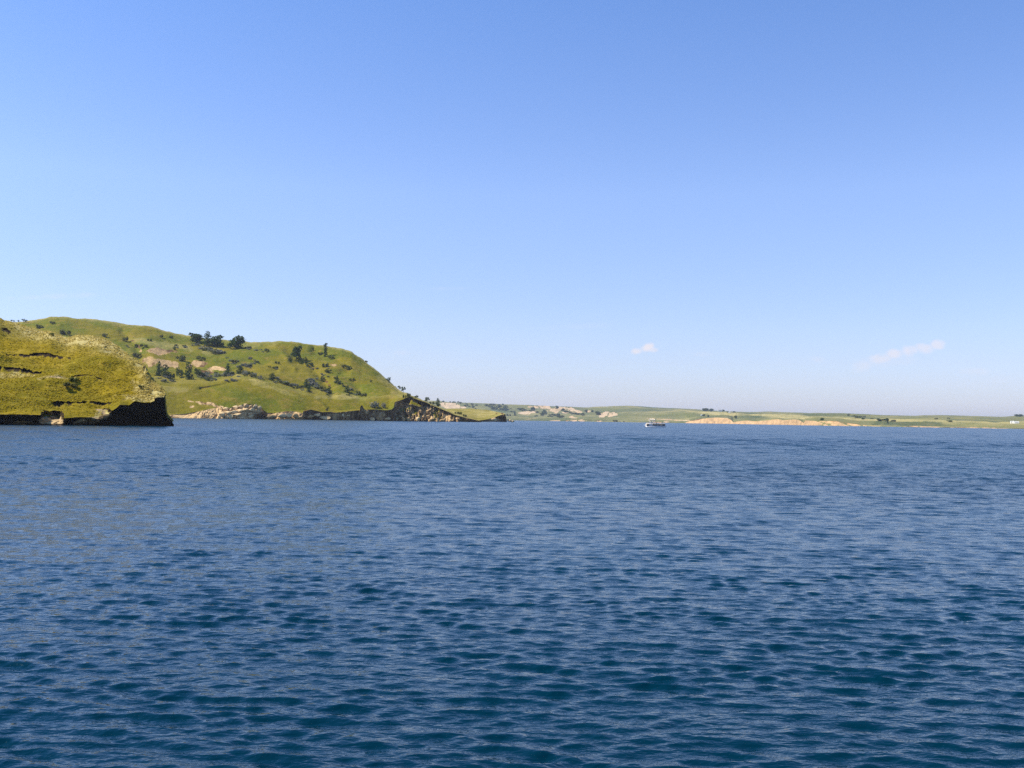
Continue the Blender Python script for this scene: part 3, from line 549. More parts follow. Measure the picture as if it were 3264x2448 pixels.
def arch(kind, v):
    key = (kind, v)
    if key in ARCH: return ARCH[key]
    rnd = random.Random(hash(kind) % 1000*0+v*31+{'round': 1, 'conifer': 2, 'column': 3, 'shrub': 4, 'sage': 5, 'open': 6}[kind]*101)
    tr = None; mt = {'round': M_leaf, 'conifer': M_jun, 'column': M_jun, 'shrub': M_shrub, 'sage': M_sage, 'open': M_leaf}[kind]
    if kind == 'round':
        lobes = [(0, 0, .55, .30, .30, .30)]+[(rnd.uniform(-.32, .32), rnd.uniform(-.3, .3), rnd.uniform(.14, .80), rnd.uniform(.13, .22), rnd.uniform(.13, .22), rnd.uniform(.11, .19)) for _ in range(9)]
        n, sz = 900, .05; tr = (.6, 5)
    elif kind == 'open':
        lobes = [(rnd.uniform(-.3, .3), rnd.uniform(-.3, .3), rnd.uniform(.2, .88), rnd.uniform(.11, .19), rnd.uniform(.11, .19), rnd.uniform(.08, .14)) for _ in range(13)]
        n, sz = 520, .045; tr = (.75, 7)
    elif kind == 'conifer':
        lobes = []
        for k in range(7):
            z = .08+.84*k/6; q = .36*(1-z)**.55+.08
            for _ in range(3): lobes.append((rnd.uniform(-.5, .5)*q, rnd.uniform(-.5, .5)*q, z+rnd.uniform(-.04, .04), q*.8, q*.8, .09))
        n, sz = 650, .045; tr = (.8, 3)
    elif kind == 'column':
        lobes = [(rnd.uniform(-.1, .1), rnd.uniform(-.1, .1), .07+.13*k, rnd.uniform(.16, .30), rnd.uniform(.16, .30), .10) for k in range(7)]+[(.1, 0, .95, .2, .15, .05)]
        n, sz = 560, .045; tr = (.85, 3)
    elif kind == 'shrub':
        lobes = [(rnd.uniform(-.38, .38), rnd.uniform(-.3, .3), rnd.uniform(.15, .6), rnd.uniform(.15, .28), rnd.uniform(.15, .28), rnd.uniform(.2, .38)) for _ in range(7)]
        n, sz = 320, .075
    else:
        lobes = [(rnd.uniform(-.33, .33), rnd.uniform(-.3, .3), rnd.uniform(.1, .45), rnd.uniform(.12, .24), rnd.uniform(.12, .24), rnd.uniform(.2, .42)) for _ in range(7)]
        n, sz = 260, .075
    V, Fc, tone = leaf_cloud(lobes, n, sz, v*13+7)
    V[:, 2] -= min(0, V[:, 2].min()); ext = np.ptp(V[:, 0]); V[:, 0] /= ext; V[:, 1] /= np.ptp(V[:, 1]); V[:, 2] /= V[:, 2].max()
    cm = mesh_np('crown', V, Fc, mt, False, {'tone': tone})
    tm = trunk_mesh('trunk', tr[0], v+5, tr[1]) if tr else None
    ARCH[key] = (cm, tm); return ARCH[key]
NAME = {'round': ('broadleaf_tree', 'tree'), 'open': ('broadleaf_tree', 'tree'), 'conifer': ('juniper_tree', 'tree'), 'column': ('columnar_tree', 'tree'), 'shrub': ('shrub', 'shrub'), 'sage': ('sagebrush', 'shrub')}
cnt = [0]
def plant(kind, box, ter, label, group=None, fixed_top=False):
    x0, y0, x1, y1 = box; cnt[0] += 1; v = cnt[0] % 4
    p, d = pick(ter, (x0+x1)/2, y1-(.5 if ter != 'far_hills' else .2))
    sink = .10 if kind in ('shrub', 'sage') else .03
    h = (y1-y0)/F*d*1.02; wd = (x1-x0)/F*d*1.02
    if kind in ('shrub', 'sage'): h *= .80; wd *= .90
    if kind == 'conifer': wd *= 1.2
    if kind in ('round', 'conifer', 'open') and ter == 'hill': h *= .92
    cm, tm = arch(kind, v); nm, cat = NAME[kind]
    rz = random.choice([0, math.pi])+random.uniform(-.5, .5)-math.atan2(p.x, p.y)
    if tm is None:
        o = obj(nm, cm, None, p-Vector((0, 0, h*sink))); o.rotation_euler.z = rz; o.scale = (wd, wd*.9, h*(1+sink))
    else:
        o = empty(nm, p-Vector((0, 0, h*sink)), rz); o.scale = (wd, wd, h)
        obj('crown', cm, o); obj('trunk', tm, o)
    tag(o, label, cat, group)
    return o
G1, G2, G3 = 'shrubs and trees on the hill', 'sagebrush on the hill slopes', 'trees on the far hills'
H = [ # the hill: kind, box in the photograph, label
 ('round', (598, 1061, 655, 1093), 'left, lower tree of the dark green clump on the hill crest'),
 ('conifer', (646, 1053, 676, 1103), 'pointed dark tree at the centre of the clump on the hill crest'),
 ('round', (664, 1066, 710, 1107), 'rounded dark green tree at the right end of the crest clump'),
 ('round', (730, 1067, 788, 1111), 'lone broad rounded tree standing on the crest right of the clump'),
 ('round', (923, 1098, 965, 1151), 'large dark rounded tree at the head of the gully right of centre on the hill'),
 ('shrub', (962, 1133, 984, 1158), 'dark bush touching the lower right side of the gully tree'),
 ('shrub', (970, 1150, 1000, 1170), 'low dark bush below the gully tree, trailing down the slope'),
 ('column', (1029, 1093, 1045, 1138), 'tall narrow columnar tree breaking the skyline near the hill shoulder'),
 ('conifer', (994, 1106, 1001, 1118), 'tiny tree left of the tall columnar tree'),
 ('shrub', (1008, 1120, 1030, 1133), 'low dark shrub just left of the columnar tree foot'),
 ('shrub', (1045, 1128, 1070, 1145), 'low brownish shrub just right of the columnar tree foot'),
 ('conifer', (494, 1148, 516, 1199), 'ragged dark juniper nearest the right edge of the near bluff'),
 ('conifer', (512, 1160, 542, 1202), 'leaning bushy juniper just right of the one at the bluff edge'),
 ('conifer', (586, 1150, 616, 1210), 'tallest dark juniper in the scrub below the pale bare patch'),
 ('shrub', (560, 1164, 588, 1208), 'green juniper bush leaning on the left of the tallest juniper'),
 ('shrub', (612, 1173, 642, 1199), 'dark spreading juniper bush right of the tallest juniper'),
 ('shrub', (536, 1186, 556, 1208), 'dark green bush between the two juniper clusters'),
 ('shrub', (557, 1128, 594, 1152), 'dark green bush on top of the pale bare patch'),
 ('shrub', (624, 1132, 662, 1150), 'wide dark bush on the grass right of the pale bare patch'),
 ('conifer', (716, 1158, 738, 1201), 'slim green juniper just right of the small tan bare patch'),
 ('conifer', (754, 1165, 775, 1193), 'small upright juniper right of the slim one'),
 ('conifer', (854, 1186, 881, 1214), 'dark conical juniper above the meadow edge, centre of the hill'),
 ('conifer', (964, 1205, 988, 1236), 'upright green juniper on the meadow edge below the long gully'),
 ('conifer', (976, 1226, 995, 1252), 'dark juniper touching the meadow edge just below another juniper'),
 ('conifer', (1042, 1231, 1058, 1257), 'small bright green juniper on the meadow edge'),
 ('shrub', (1020, 1194, 1038, 1219), 'dark bush in the middle of the gully'),
 ('conifer', (1066, 1195, 1081, 1223), 'small conical juniper right of the gully bush'),
 ('shrub', (1068, 1213, 1092, 1227), 'flat brown bush at the foot of the small conical juniper'),
 ('shrub', (1021, 1153, 1047, 1172), 'rounded brown bush below the columnar tree'),
 ('shrub', (1030, 1174, 1060, 1189), 'flat purplish brown bush halfway down the right slope'),
 ('shrub', (1086, 1158, 1106, 1174), 'green bush on the right shoulder slope, left of a pair'),
 ('shrub', (1098, 1162, 1123, 1182), 'darker bush of the pair on the right shoulder slope'),
 ('shrub', (1110, 1202, 1134, 1216), 'low olive bush on the open right slope'),
 ('shrub', (1178, 1209, 1188, 1219), 'small lone dark bush high on the open right slope'),
 ('conifer', (1095, 1228, 1119, 1253), 'dark juniper cluster above the dark cliff line on the right'),
 ('shrub', (1128, 1243, 1150, 1260), 'dark bush right of the juniper cluster above the cliff'),
 ('shrub', (1150, 1248, 1173, 1265), 'dark bush at the right end of the row above the cliff'),
 ('open', (1228, 1202, 1248, 1219), 'small tree on the skyline partway down the right shoulder'),
 ('open', (1267, 1223, 1278, 1239), 'thin left tree of the skyline pair near the bottom of the shoulder'),
 ('open', (1277, 1225, 1294, 1245), 'fuller right tree of the skyline pair near the bottom of the shoulder'),
 ('shrub', (1283, 1254, 1298, 1270), 'bright green bush above the tan cliff ribs'),
 ('shrub', (1296, 1249, 1312, 1266), 'green bush at the top of the dark upper cliff'),
 ('shrub', (1319, 1257, 1334, 1269), 'small grey green bush on the crest above the dark upper cliff'),
 ('open', (1352, 1264, 1371, 1283), 'open branched tree on the ridge left of the pointed tree'),
 ('shrub', (1366, 1277, 1386, 1289), 'low dark bush between the open tree and the pointed tree on the ridge'),
 ('conifer', (1387, 1264, 1404, 1294), 'pointed tree standing last on the descending ridge'),
 ('shrub', (158, 1022, 180, 1033), 'dark bush just under the highest point of the skyline'),
 ('shrub', (108, 1034, 136, 1048), 'olive bush low on the skyline saddle at far left'),
 ('shrub', (194, 1049, 232, 1068), 'large brown bush behind the crest of the near bluff'),
 ('shrub', (324, 1062, 345, 1076), 'grey green bush above the right part of the near bluff crest'),
 ('shrub', (386, 1070, 410, 1088), 'brown bush above the steep right edge of the near bluff'),
 ('shrub', (424, 1095, 446, 1108), 'left bush of a pair above the near bluff edge'),
 ('shrub', (444, 1095, 470, 1107), 'right, purplish bush of a pair above the near bluff edge'),
 ('shrub', (422, 1120, 454, 1140), 'dark bush hugging the steep edge of the near bluff'),
 ('shrub', (505, 1065, 521, 1078), 'small dark bush high on the slope left of the crest clump'),
 ('shrub', (539, 1068, 556, 1079), 'small dark bush closest on the left to the crest clump'),
 ('shrub', (466, 1078, 484, 1088), 'tiny dark bush in the upper left grass'),
 ('shrub', (549, 1103, 562, 1117), 'small dark bush at the top edge of the pale bare patch'),
 ('shrub', (842, 1107, 862, 1124), 'grey bush at the right end of the sage line by the lone crest tree'),
 ('shrub', (868, 1168, 884, 1177), 'small dark bush at the end of the diagonal sage line'),
 ('shrub', (875, 1150, 893, 1160), 'small olive bush in open grass right of the diagonal sage line'),
 ('sage', (1175, 1273, 1206, 1298), 'large grey sage bush above the dark cliff, left of two'),
 ('sage', (1212, 1278, 1230, 1300), 'grey sage bush above the dark cliff, right of two'),
 ('shrub', (1160, 1085+60, 1172, 1152), 'tiny bush near the skyline on the right shoulder'),
]
for kd, bx, lb in H: plant(kd, bx, 'hill', lb, G1)
SB = [ # bands of sagebrush: region, number, size px, kind, label
 ((604, 1094, 712, 1124), 22, 15, 'grey green sagebrush in the band below the crest clump of trees'),
 ((785, 1106, 845, 1122), 7, 12, 'low sagebrush trailing right of the lone crest tree'),
 ((722, 1140, 800, 1172), 16, 14, 'grey sagebrush on the slope above the two small junipers'),
 ((795, 1136, 885, 1180), 12, 11, 'sagebrush along the diagonal line down the middle slope'),
 ((480, 1196, 560, 1216), 11, 15, 'grey sagebrush at the foot of the leftmost junipers'),
 ((618, 1188, 760, 1214), 26, 16, 'grey sagebrush in the hollow behind the meadow edge'),
 ((776, 1184, 850, 1210), 15, 16, 'blue grey sagebrush above the rounded top of the meadow'),
 ((868, 1206, 965, 1242), 20, 15, 'sagebrush lining the meadow edge left of the upright juniper'),
 ((984, 1210, 1046, 1256), 22, 15, 'sagebrush filling the foot of the long gully'),
 ((1046, 1200, 1150, 1262), 10, 12, 'scattered sagebrush on the lower right slope above the cliff'),
 ((990, 1168, 1060, 1215), 10, 10, 'scattered sagebrush in the upper part of the long gully'),
 ((250, 1066, 420, 1110), 8, 10, 'scattered small bush on the upper left hill above the near bluff'),
 ((560, 1085, 600, 1110), 4, 11, 'small bush left of the crest clump of trees')]
ORD = 'first second third fourth fifth sixth seventh eighth ninth tenth eleventh twelfth thirteenth fourteenth fifteenth'.split()
def nth(i, n):
    if i < (n+1)//2: return 'leftmost ' if i == 0 else ORD[i]+' from left, '
    return 'rightmost ' if i == n-1 else ORD[n-1-i]+' from right, '
for (x0, y0, x1, y1), n, s, lb in SB:
    slope = {785: .1, 795: .55, 868: .38, 984: .2, 1046: .35, 604: .25, 722: .3, 776: .25}.get(x0, 0)
    cells = []
    for i in range(n):
        fx = random.random(); x = x0+fx*(x1-x0)
        if slope: y = y0+(y1-y0)*np.clip(fx*.8+random.gauss(.12, .13), 0, 1)
        else: y = random.uniform(y0, y1)
        q = s*random.uniform(.6, 1.25); y += q*.3
        cells.append((x, y, q))
    cells.sort()
    for i, (x, y, q) in enumerate(cells):
        plant('sage' if random.random() < .72 else 'shrub', (x-q*.7, y-q*.62, x+q*.7, y), 'hill', nth(i, n)+lb, G2)
for x, y, q in [(36, 1026, 5), (44, 1026, 6), (58, 1025, 6), (75, 1026, 11), (84, 1027, 8)]:
    plant('open', (x-q/2-1, y-q*.7-1, x+q/2+1, y+1.5), 'hill', {36: 'first tiny tree on the far left skyline saddle', 44: 'second tiny tree on the far left skyline saddle', 58: 'isolated middle tiny tree on the far left skyline saddle', 75: 'largest tiny tree on the far left skyline saddle', 84: 'rightmost tiny tree on the far left skyline saddle'}[x], 'tiny tree on the left skyline saddle')
# near bluff bushes
plant('shrub', (198, 1218, 244, 1236), 'bluff', 'dark green bush in the middle of the near bluff slope')
plant('shrub', (222, 1200, 256, 1217), 'bluff', 'dark bush growing out of the small scarp above the middle bush')
plant('shrub', (440, 1224, 466, 1236), 'bluff', 'small brown bush near the right side of the near bluff')
plant('shrub', (158, 1060, 176, 1070), 'bluff', 'small bush on the crest line of the near bluff')
# headland shrubs
plant('shrub', (1446, 1310, 1464, 1320), 'headland', 'dark low bush at the left of the headland meadow')
plant('shrub', (1458, 1311, 1474, 1322), 'headland', 'second dark low bush on the headland meadow')
plant('shrub', (1474, 1317, 1491, 1329), 'headland', 'greenish bush closest to the headland bank')
# far trees
FT = [('conifer', (1637, 1309, 1646, 1325), 'lone pointed tree above the near tip of the far shore'), ('shrub', (1614, 1317, 1632, 1327), 'rounded grey bush left of the lone pointed far tree'),
 ('round', (1691, 1296, 1707, 1311), 'dark tree right above the tan dome on the far hill'), ('round', (1770, 1293, 1783, 1304), 'dark tree on the skyline above the badlands'), ('round', (1788, 1301, 1803, 1310), 'dark tree in the middle of the badlands'),
 ('round', (1729, 1306, 1742, 1315), 'small tree between two pale badlands slopes'), ('round', (1863, 1305, 1874, 1317), 'dark tree at the right end of the badlands'), ('round', (1884, 1306, 1893, 1315), 'small dark tree just right of the badlands end tree'),
 ('round', (1894, 1310, 1916, 1323), 'dark tree clump left of the two white chalk slopes'), ('round', (1849, 1319, 1862, 1328), 'dark tree under the right part of the badlands'), ('shrub', (1949, 1336, 1969, 1344.5), 'dark bush at the water edge of the far shore left of the boat'),
 ('shrub', (1985, 1341, 1992, 1345), 'tiny bush at the waterline between the boat and the dark shore bush'), ('round', (2238, 1320, 2249, 1327), 'small tree beside the tiny white shed'), ('round', (2253, 1322, 2261, 1330), 'small tree on the edge above the first clay cliff'),
 ('round', (2340, 1324, 2350, 1335), 'dark lone tree above the gap between the clay cliffs'), ('round', (2614, 1332, 2629, 1341), 'rounded dark tree above the broken bank'), ('round', (2793, 1334, 2812, 1343), 'left tree of the dark grove on the right far hill'),
 ('round', (2808, 1335, 2824, 1343), 'middle tree of the dark grove on the right far hill'), ('round', (2820, 1333, 2834, 1344), 'right tree of the dark grove on the right far hill'), ('column', (2826, 1342, 2833, 1351), 'small dark upright tree below the grove on the right far hill'),
 ('shrub', (2840, 1337, 2861, 1344), 'grey shrubs right of the dark grove'), ('shrub', (2979, 1334, 2991, 1339), 'small dark bush on the pale right hillside, left of another'), ('shrub', (3016, 1339, 3036, 1346), 'dark flat bush on the pale right hillside'), ('shrub', (3018, 1333, 3030, 1338), 'small bush above the dark flat bush on the right hillside'),
 ('round', (2236, 1301, 2252, 1311), 'left tree of the skyline farm grove'), ('round', (2246, 1300.5, 2262, 1311), 'middle tree of the skyline farm grove'), ('round', (2258, 1302, 2277, 1312), 'right tree of the skyline farm grove'), ('round', (2302, 1306, 2311, 1312.5), 'small tree right of the white farmhouse'),
 ('round', (2314, 1311, 2328, 1316), 'low tree right of the farm, first of two'), ('round', (2332, 1312, 2345, 1317), 'low tree right of the farm, second of two'), ('round', (3233, 1321, 3246, 1328), 'left tree on the skyline at the far right edge'), ('round', (3246, 1321, 3263, 1328), 'right tree on the skyline at the far right edge'),
 ('round', (1408, 1277, 1418, 1283), 'leftmost small tree on the far skyline behind the ridge'), ('round', (1431, 1279, 1438, 1284), 'small tree on the far skyline, alone before the hedge')]
for kd, bx, lb in FT: plant(kd, bx, 'far_hills', lb, G3)
FB = [((1549, 1289, 1618, 1306), 26, 9, 'dark tree in the wooded draw on the far hill'), ((1478, 1288, 1524, 1303), 12, 7, 'dark tree in the first small draw of the far hill'), ((1438, 1279, 1476, 1286), 12, 5, 'tiny tree in the hedge on the far skyline'),
      ((1652, 1302, 1694, 1311), 11, 7, 'dark tree in the row above the tan dome'), ((1706, 1314, 1800, 1329), 30, 8, 'dark tree in the belt below the badlands'), ((1800, 1312, 1862, 1322), 14, 8, 'dark tree in the belt under the pale scarp'), ((1600, 1289, 1622, 1300), 7, 6, 'small tree near the top of the far hill behind the headland'),
      ((1565, 1302, 1640, 1312), 10, 6, 'small bush under the wooded draw of the far hill'), ((2704, 1325, 2790, 1336), 10, 8, 'grey green bush on the shaded right hillside')]
for (x0, y0, x1, y1), n, s, lb in FB:
    cells = []
    for i in range(n):
        fx = random.random(); x = x0+fx*(x1-x0); y = y0+(y1-y0)*np.clip(fx+random.gauss(0, .25), 0, 1); q = s*random.uniform(.7, 1.3)
        cells.append((x, y, q))
    cells.sort()
    for i, (x, y, q) in enumerate(cells):
        plant('round' if random.random() < .6 else 'shrub', (x-q*.75, y-q*.7+q*.3, x+q*.75, y+q*.3), 'far_hills', nth(i, n)+lb, G3)

# ------------------------------------------------------------------ boulders
def boulder_mesh(seed, mt):
    bm = bmesh.new(); bmesh.ops.create_icosphere(bm, subdivisions=2, radius=.5)
    rnd = random.Random(seed); planes = []
    for _ in range(11):
        n = Vector((rnd.gauss(0, 1), rnd.gauss(0, 1), rnd.gauss(0, 1))).normalized(); planes.append((n, rnd.uniform(.22, .40)))
    off = rnd.uniform(0, 50)
    for v in bm.verts:
        p = v.co.copy()
        for n, dd in planes:
            e = p.dot(n)-dd
            if e > 0: p -= n*e
        q = p*5; p *= 1+.10*math.sin(q.x*2.1+off)*math.cos(q.y*1.7+off)+.05*math.sin(q.z*4+off*2)
        v.co = p
    me = bpy.data.meshes.new('boulder'); bm.to_mesh(me); bm.free(); me.materials.append(mt); return me
M_tan = simple('tan_clay_rock', (.42, .27, .11), .95, 0, .4, 1.2)
BM = [boulder_mesh(s, M_rock) for s in range(6)]; BT = [boulder_mesh(s+60, M_tan) for s in range(4)]; BMd = [boulder_mesh(s+20, M_rockd) for s in range(3)]; BMc = [boulder_mesh(s+40, M_clod) for s in range(3)]
def boulder(box, ter, label, group, dark=False, front=.5, mts=None):
    x0, y0, x1, y1 = box; p, d = pick(ter, (x0+x1)/2, y1); d -= front
    a = math.atan2(p.x, p.y); wd = (x1-x0)/F*d; h = (y1-y0)/F*d
    az, te = azel(np.array((x0+x1)/2), np.array((y0+y1)/2)); z = CAM_H+d*float(te)
    o = obj('boulder', random.choice(mts or (BMd if dark else BM))); o.location = (d*math.sin(a), d*math.cos(a), z)
    k_ = random.uniform(.8, 1.2); o.scale = (wd*1.45*k_, wd*.95, h*1.35/k_); o.rotation_euler = (random.uniform(-.2, .2), random.uniform(-.2, .2), random.uniform(-.4, .4)-a)
    tag(o, label, 'rock', group)
GB = 'boulders along the shore'
BB = [((850, 1322, 878, 1334), 'long pale slab of rock just right of the dark rock end'), ((884, 1320, 908, 1333), 'pale boulder, left of two joined in the tan bank'), ((906, 1319, 932, 1331), 'pale boulder, right of two joined in the tan bank'), ((930, 1318, 948, 1332), 'yellowish rounded boulder right of the joined pair'),
 ((946, 1326, 962, 1333), 'thin pale slab at the water, left of the dark recess'), ((979, 1321, 997, 1334), 'squarish tan boulder within the dark recess'), ((1004, 1319, 1021, 1327), 'small cream boulder above the big pale shelf'), ((1019, 1327, 1054, 1338), 'big pale wedge shaped boulder at the water'),
 ((1060, 1319, 1075, 1336), 'upright tan boulder right of the wedge'), ((1089, 1319, 1097, 1328), 'small cream block in the dark cliff, left of two'), ((1105, 1320, 1114, 1330), 'small cream block in the dark cliff, right of two'), ((1176, 1331, 1196, 1341), 'pale rock pile piece at the water below the dark cliff'),
 ((1200, 1329, 1222, 1338), 'low tan boulder between the two pale ones below the cliff'), ((1214, 1316, 1228, 1332), 'tall greyish boulder fallen from the cliff'), ((1225, 1331, 1242, 1341), 'small cream boulder pointed right at the waterline'), ((1160, 1308, 1174, 1322), 'tan leaning slab at the left of the second dark cliff face'),
 ((1280, 1330, 1292, 1342), 'rounded brown boulder at the foot of the tan ribs'), ((1293, 1332, 1308, 1342), 'tan boulder right of the foot of the tan ribs'), ((1325, 1331, 1338, 1343), 'pale boulder standing alone below the dark upper cliff'), ((1352, 1322, 1370, 1338), 'leaning tan slab beneath the thin ridge'),
 ((1366, 1333, 1386, 1343), 'low tan boulder under the green chute'), ((1388, 1332, 1402, 1343), 'tan boulder right of the green chute foot'), ((1398, 1336, 1416, 1344), 'flat pinkish boulder at the water edge'), ((1560, 1333, 1582, 1343), 'cream boulder in the bank of the headland')]
for bx, lb in BB:
    boulder(bx, 'headland' if bx[0] > 1500 else 'hill', lb, GB, front=.8, mts=(BM if lb.startswith(('big', 'pale', 'small cream', 'cream')) else BT))
for bx, lb in [((1617, 1337, 1629, 1345), 'tan rock standing in the water off the headland tip'), ((1629, 1341, 1640, 1345.5), 'small flat rock beyond the one off the headland tip')]:
    boulder(bx, 'headland', lb, GB, front=0)
for bx, lb in [((240, 1336, 270, 1353), 'tan tilted block at the foot of the near bluff'), ((278, 1332, 318, 1354), 'light tan fallen block beside the black cliff'), ((40, 1337, 66, 1350), 'left grassy clod at the base of the near bluff'), ((66, 1340, 92, 1351), 'right grassy clod at the base of the near bluff'), ((318, 1322, 346, 1338), 'tan block lodged at the top of the fallen block')]:
    boulder(bx, 'bluff', lb, 'fallen blocks under the near bluff', front=.4, mts=BMc)
# blocks of the pale outcrop, one by one
ob = [(712, 1300, 728, 1312), (726, 1299, 745, 1310), (742, 1296, 762, 1308), (760, 1291, 778, 1302), (774, 1286, 792, 1297), (790, 1288, 808, 1299), (806, 1289, 822, 1300), (818, 1295, 832, 1306), (716, 1312, 736, 1323), (734, 1309, 756, 1320), (754, 1306, 776, 1317), (774, 1300, 796, 1312), (794, 1300, 814, 1312),
      (810, 1305, 828, 1316), (724, 1322, 746, 1333), (744, 1318, 768, 1330), (768, 1313, 790, 1326), (788, 1312, 812, 1325), (700, 1316, 718, 1330), (690, 1324, 708, 1335), (750, 1327, 774, 1336), (786, 1324, 812, 1335)]
ob.sort()
for i, bx in enumerate(ob): boulder(bx, 'hill', nth(i, len(ob))+'tan block in the pale rock outcrop at the shore', 'blocks of the pale outcrop', front=-.9)

# ------------------------------------------------------------------ buildings
M_white = simple('white_paint', (.78, .77, .74), .6); M_roof = simple('roof_grey', (.30, .29, .28), .7); M_win = simple('dark_glass', (.03, .04, .05), .15)
def box_bm(bm, x0, x1, y0, y1, z0, z1, bev=0):
    r = bmesh.ops.create_cube(bm, size=1); 
    for v in r['verts']: v.co = Vector(((x0+x1)/2+v.co.x*(x1-x0), (y0+y1)/2+v.co.y*(y1-y0), (z0+z1)/2+v.co.z*(z1-z0)))
    if bev: bmesh.ops.bevel(bm, geom=list({e for v in r['verts'] for e in v.link_edges}), offset=bev, segments=2, affect='EDGES')
def bm_obj(name, bm, mt, parent=None, smooth=False):
    me = bpy.data.meshes.new(name); bm.to_mesh(me); bm.free(); me.materials.append(mt)
    if smooth: me.polygons.foreach_set('use_smooth', [True]*len(me.polygons))
    return obj(name, me, parent)
def house(x, y, wpx, hpx, label, name='farmhouse', dep=9):
    p, d = pick('far_hills', x, y); wd = wpx/F*d; h = hpx/F*d; o = empty(name, p, -math.atan2(p.x, p.y)+.15)
    hw = h*.62
    bm = bmesh.new(); box_bm(bm, -wd/2, wd/2, -dep/2, dep/2, -2, hw); bm_obj('wall', bm, M_white, o)
    bm = bmesh.new(); vs = [bm.verts.new(c) for c in [(-wd/2-.4, -dep/2-.4, hw), (wd/2+.4, -dep/2-.4, hw), (wd/2+.4, dep/2+.4, hw), (-wd/2-.4, dep/2+.4, hw), (-wd/2-.4, 0, h), (wd/2+.4, 0, h)]]
    for f in [(0, 1, 5, 4), (2, 3, 4, 5), (0, 4, 3), (1, 2, 5), (0, 3, 2, 1)]: bm.faces.new([vs[i] for i in f])
    bm_obj('roof', bm, M_roof if name == 'farmhouse' else M_white, o)
    for k in range(max(1, int(wd/4))):
        bm = bmesh.new(); cx = -wd/2+(k+.5)*wd/max(1, int(wd/4)); box_bm(bm, cx-.6, cx+.6, -dep/2-.06, -dep/2+.05, hw*.35, hw*.8); bm_obj('window', bm, M_win, o)
    tag(o, label, 'building')
house(2295, 1311.5, 12, 5.5, 'white farmhouse on the far skyline between the tree groves')
house(2236.5, 1326, 5, 3.5, 'tiny white shed beside a small tree above the clay cliff', 'shed', 5)
house(2325, 1316, 5, 3, 'small white outbuilding right of the farmhouse', 'shed', 5)
house(3240, 1350, 12, 5, 'long white building with low roof right of the white silos', 'barn', 8)
def silo(x, y, wpx, hpx, label):
    p, d = pick('far_hills', x, y); r = wpx/F*d/2; h = hpx/F*d; o = empty('silo', p)
    bm = bmesh.new(); bmesh.ops.create_cone(bm, cap_ends=True, segments=20, radius1=r, radius2=r, depth=h+1); [setattr(v, 'co', v.co+Vector((0, 0, h*.4-.5))) for v in bm.verts]; bm_obj('wall', bm, M_white, o)
    bm = bmesh.new(); bmesh.ops.create_cone(bm, cap_ends=True, segments=20, radius1=r*1.05, radius2=r*.15, depth=h*.25); [setattr(v, 'co', v.co+Vector((0, 0, h*.9+.125*h))) for v in bm.verts]; bm_obj('roof', bm, M_white, o)
    tag(o, label, 'silo', 'white silos at the right edge')
silo(3223, 1350, 4.2, 6.5, 'left of the two small white silos at the right edge'); silo(3230, 1350, 4.8, 6.5, 'right of the two small white silos, next to the barn')

# ------------------------------------------------------------------ pontoon boat
BD = 381.0; baz, _ = azel(np.array(2090.), np.array(1362.)); baz = float(baz)
boat = empty('pontoon_boat', (BD*math.sin(baz), BD*math.cos(baz), 0), -baz+R(6))
tag(boat, 'pontoon boat with cream canopy and black side panels crossing the lake', 'boat')
M_alu = simple('pontoon_aluminium', (.80, .77, .76), .45, .15); M_black = simple('black_panel', (.012, .013, .016), .4); M_cream = simple('cream_vinyl', (.85, .74, .60), .6); M_grey = simple('grey_panel', (.62, .61, .62), .5)
M_canvas = simple('cream_canvas', (.88, .80, .64), .9); M_skin = simple('skin', (.45, .26, .18), .6); M_blue = simple('light_blue_cloth', (.25, .55, .72), .9); M_dk = simple('dark_cloth', (.03, .03, .04), .9); M_mot = simple('outboard_white', (.8, .8, .82), .3)
def cyl_between(bm, a, b_, r1, r2=None, seg=10, cap=True):
    a, b_ = Vector(a), Vector(b_); d = b_-a; L = d.length
    r = bmesh.ops.create_cone(bm, cap_ends=cap, segments=seg, radius1=r1, radius2=r2 if r2 is not None else r1, depth=L)
    q = d.to_track_quat('Z', 'Y')
    for v in r['verts']: v.co = (a+b_)/2+q@v.co
def tube_obj(name, parts, mt, parent):
    bm = bmesh.new()
    for p in parts: cyl_between(bm, *p)
    return bm_obj(name, bm, mt, parent, True)
X0 = -3.82
for s in (-1, 1):
    tube_obj('pontoon', [((X0+.1, s*.85, .22), (3.1, s*.85, .22), .32, .32, 14), ((3.1, s*.85, .22), (3.85, s*.85, .38), .32, .05, 14)], M_alu, boat)
bm = bmesh.new(); box_bm(bm, X0+.25, 3.55, -1.25, 1.25, .56, .66, .02); bm_obj('deck', bm, M_grey, boat)
def panel(x0, x1, y, z0, z1, mt, along='x', label=None):
    bm = bmesh.new()
    if along == 'x': box_bm(bm, x0, x1, y-.025, y+.025, z0, z1, .01)
    else: box_bm(bm, y-.025, y+.025, x0, x1, z0, z1, .01)
    o = bm_obj('fence_panel', bm, mt, boat)
    if label: o['label'] = label
for s in (-1, 1):
    for a, b2, mt in [(-2.55, -1.35, M_grey), (-1.05, .15, M_black), (.19, 1.35, M_black), (1.39, 2.4, M_black), (2.44, 3.45, M_black)]:
        panel(a, b2, s*1.22, .70, 1.14, mt, label='black side panel' if mt is M_black else 'grey side panel beside the gate')
    tube_obj('rail', [((-3.6, s*1.22, 1.27), (3.45, s*1.22, 1.27), .08)]+[((x, s*1.22, .66), (x, s*1.22, 1.27), .02) for x in (-3.6, -2.57, -1.33, -1.07, .17, 1.37, 2.42, 3.45)], M_cream, boat)
for s in (-1, 1): panel(-3.35, -2.62, s*1.20, .40, 1.14, M_black, label='black sheet standing in for shade at the stern')  # added black sheets imitate the shaded opening at the stern
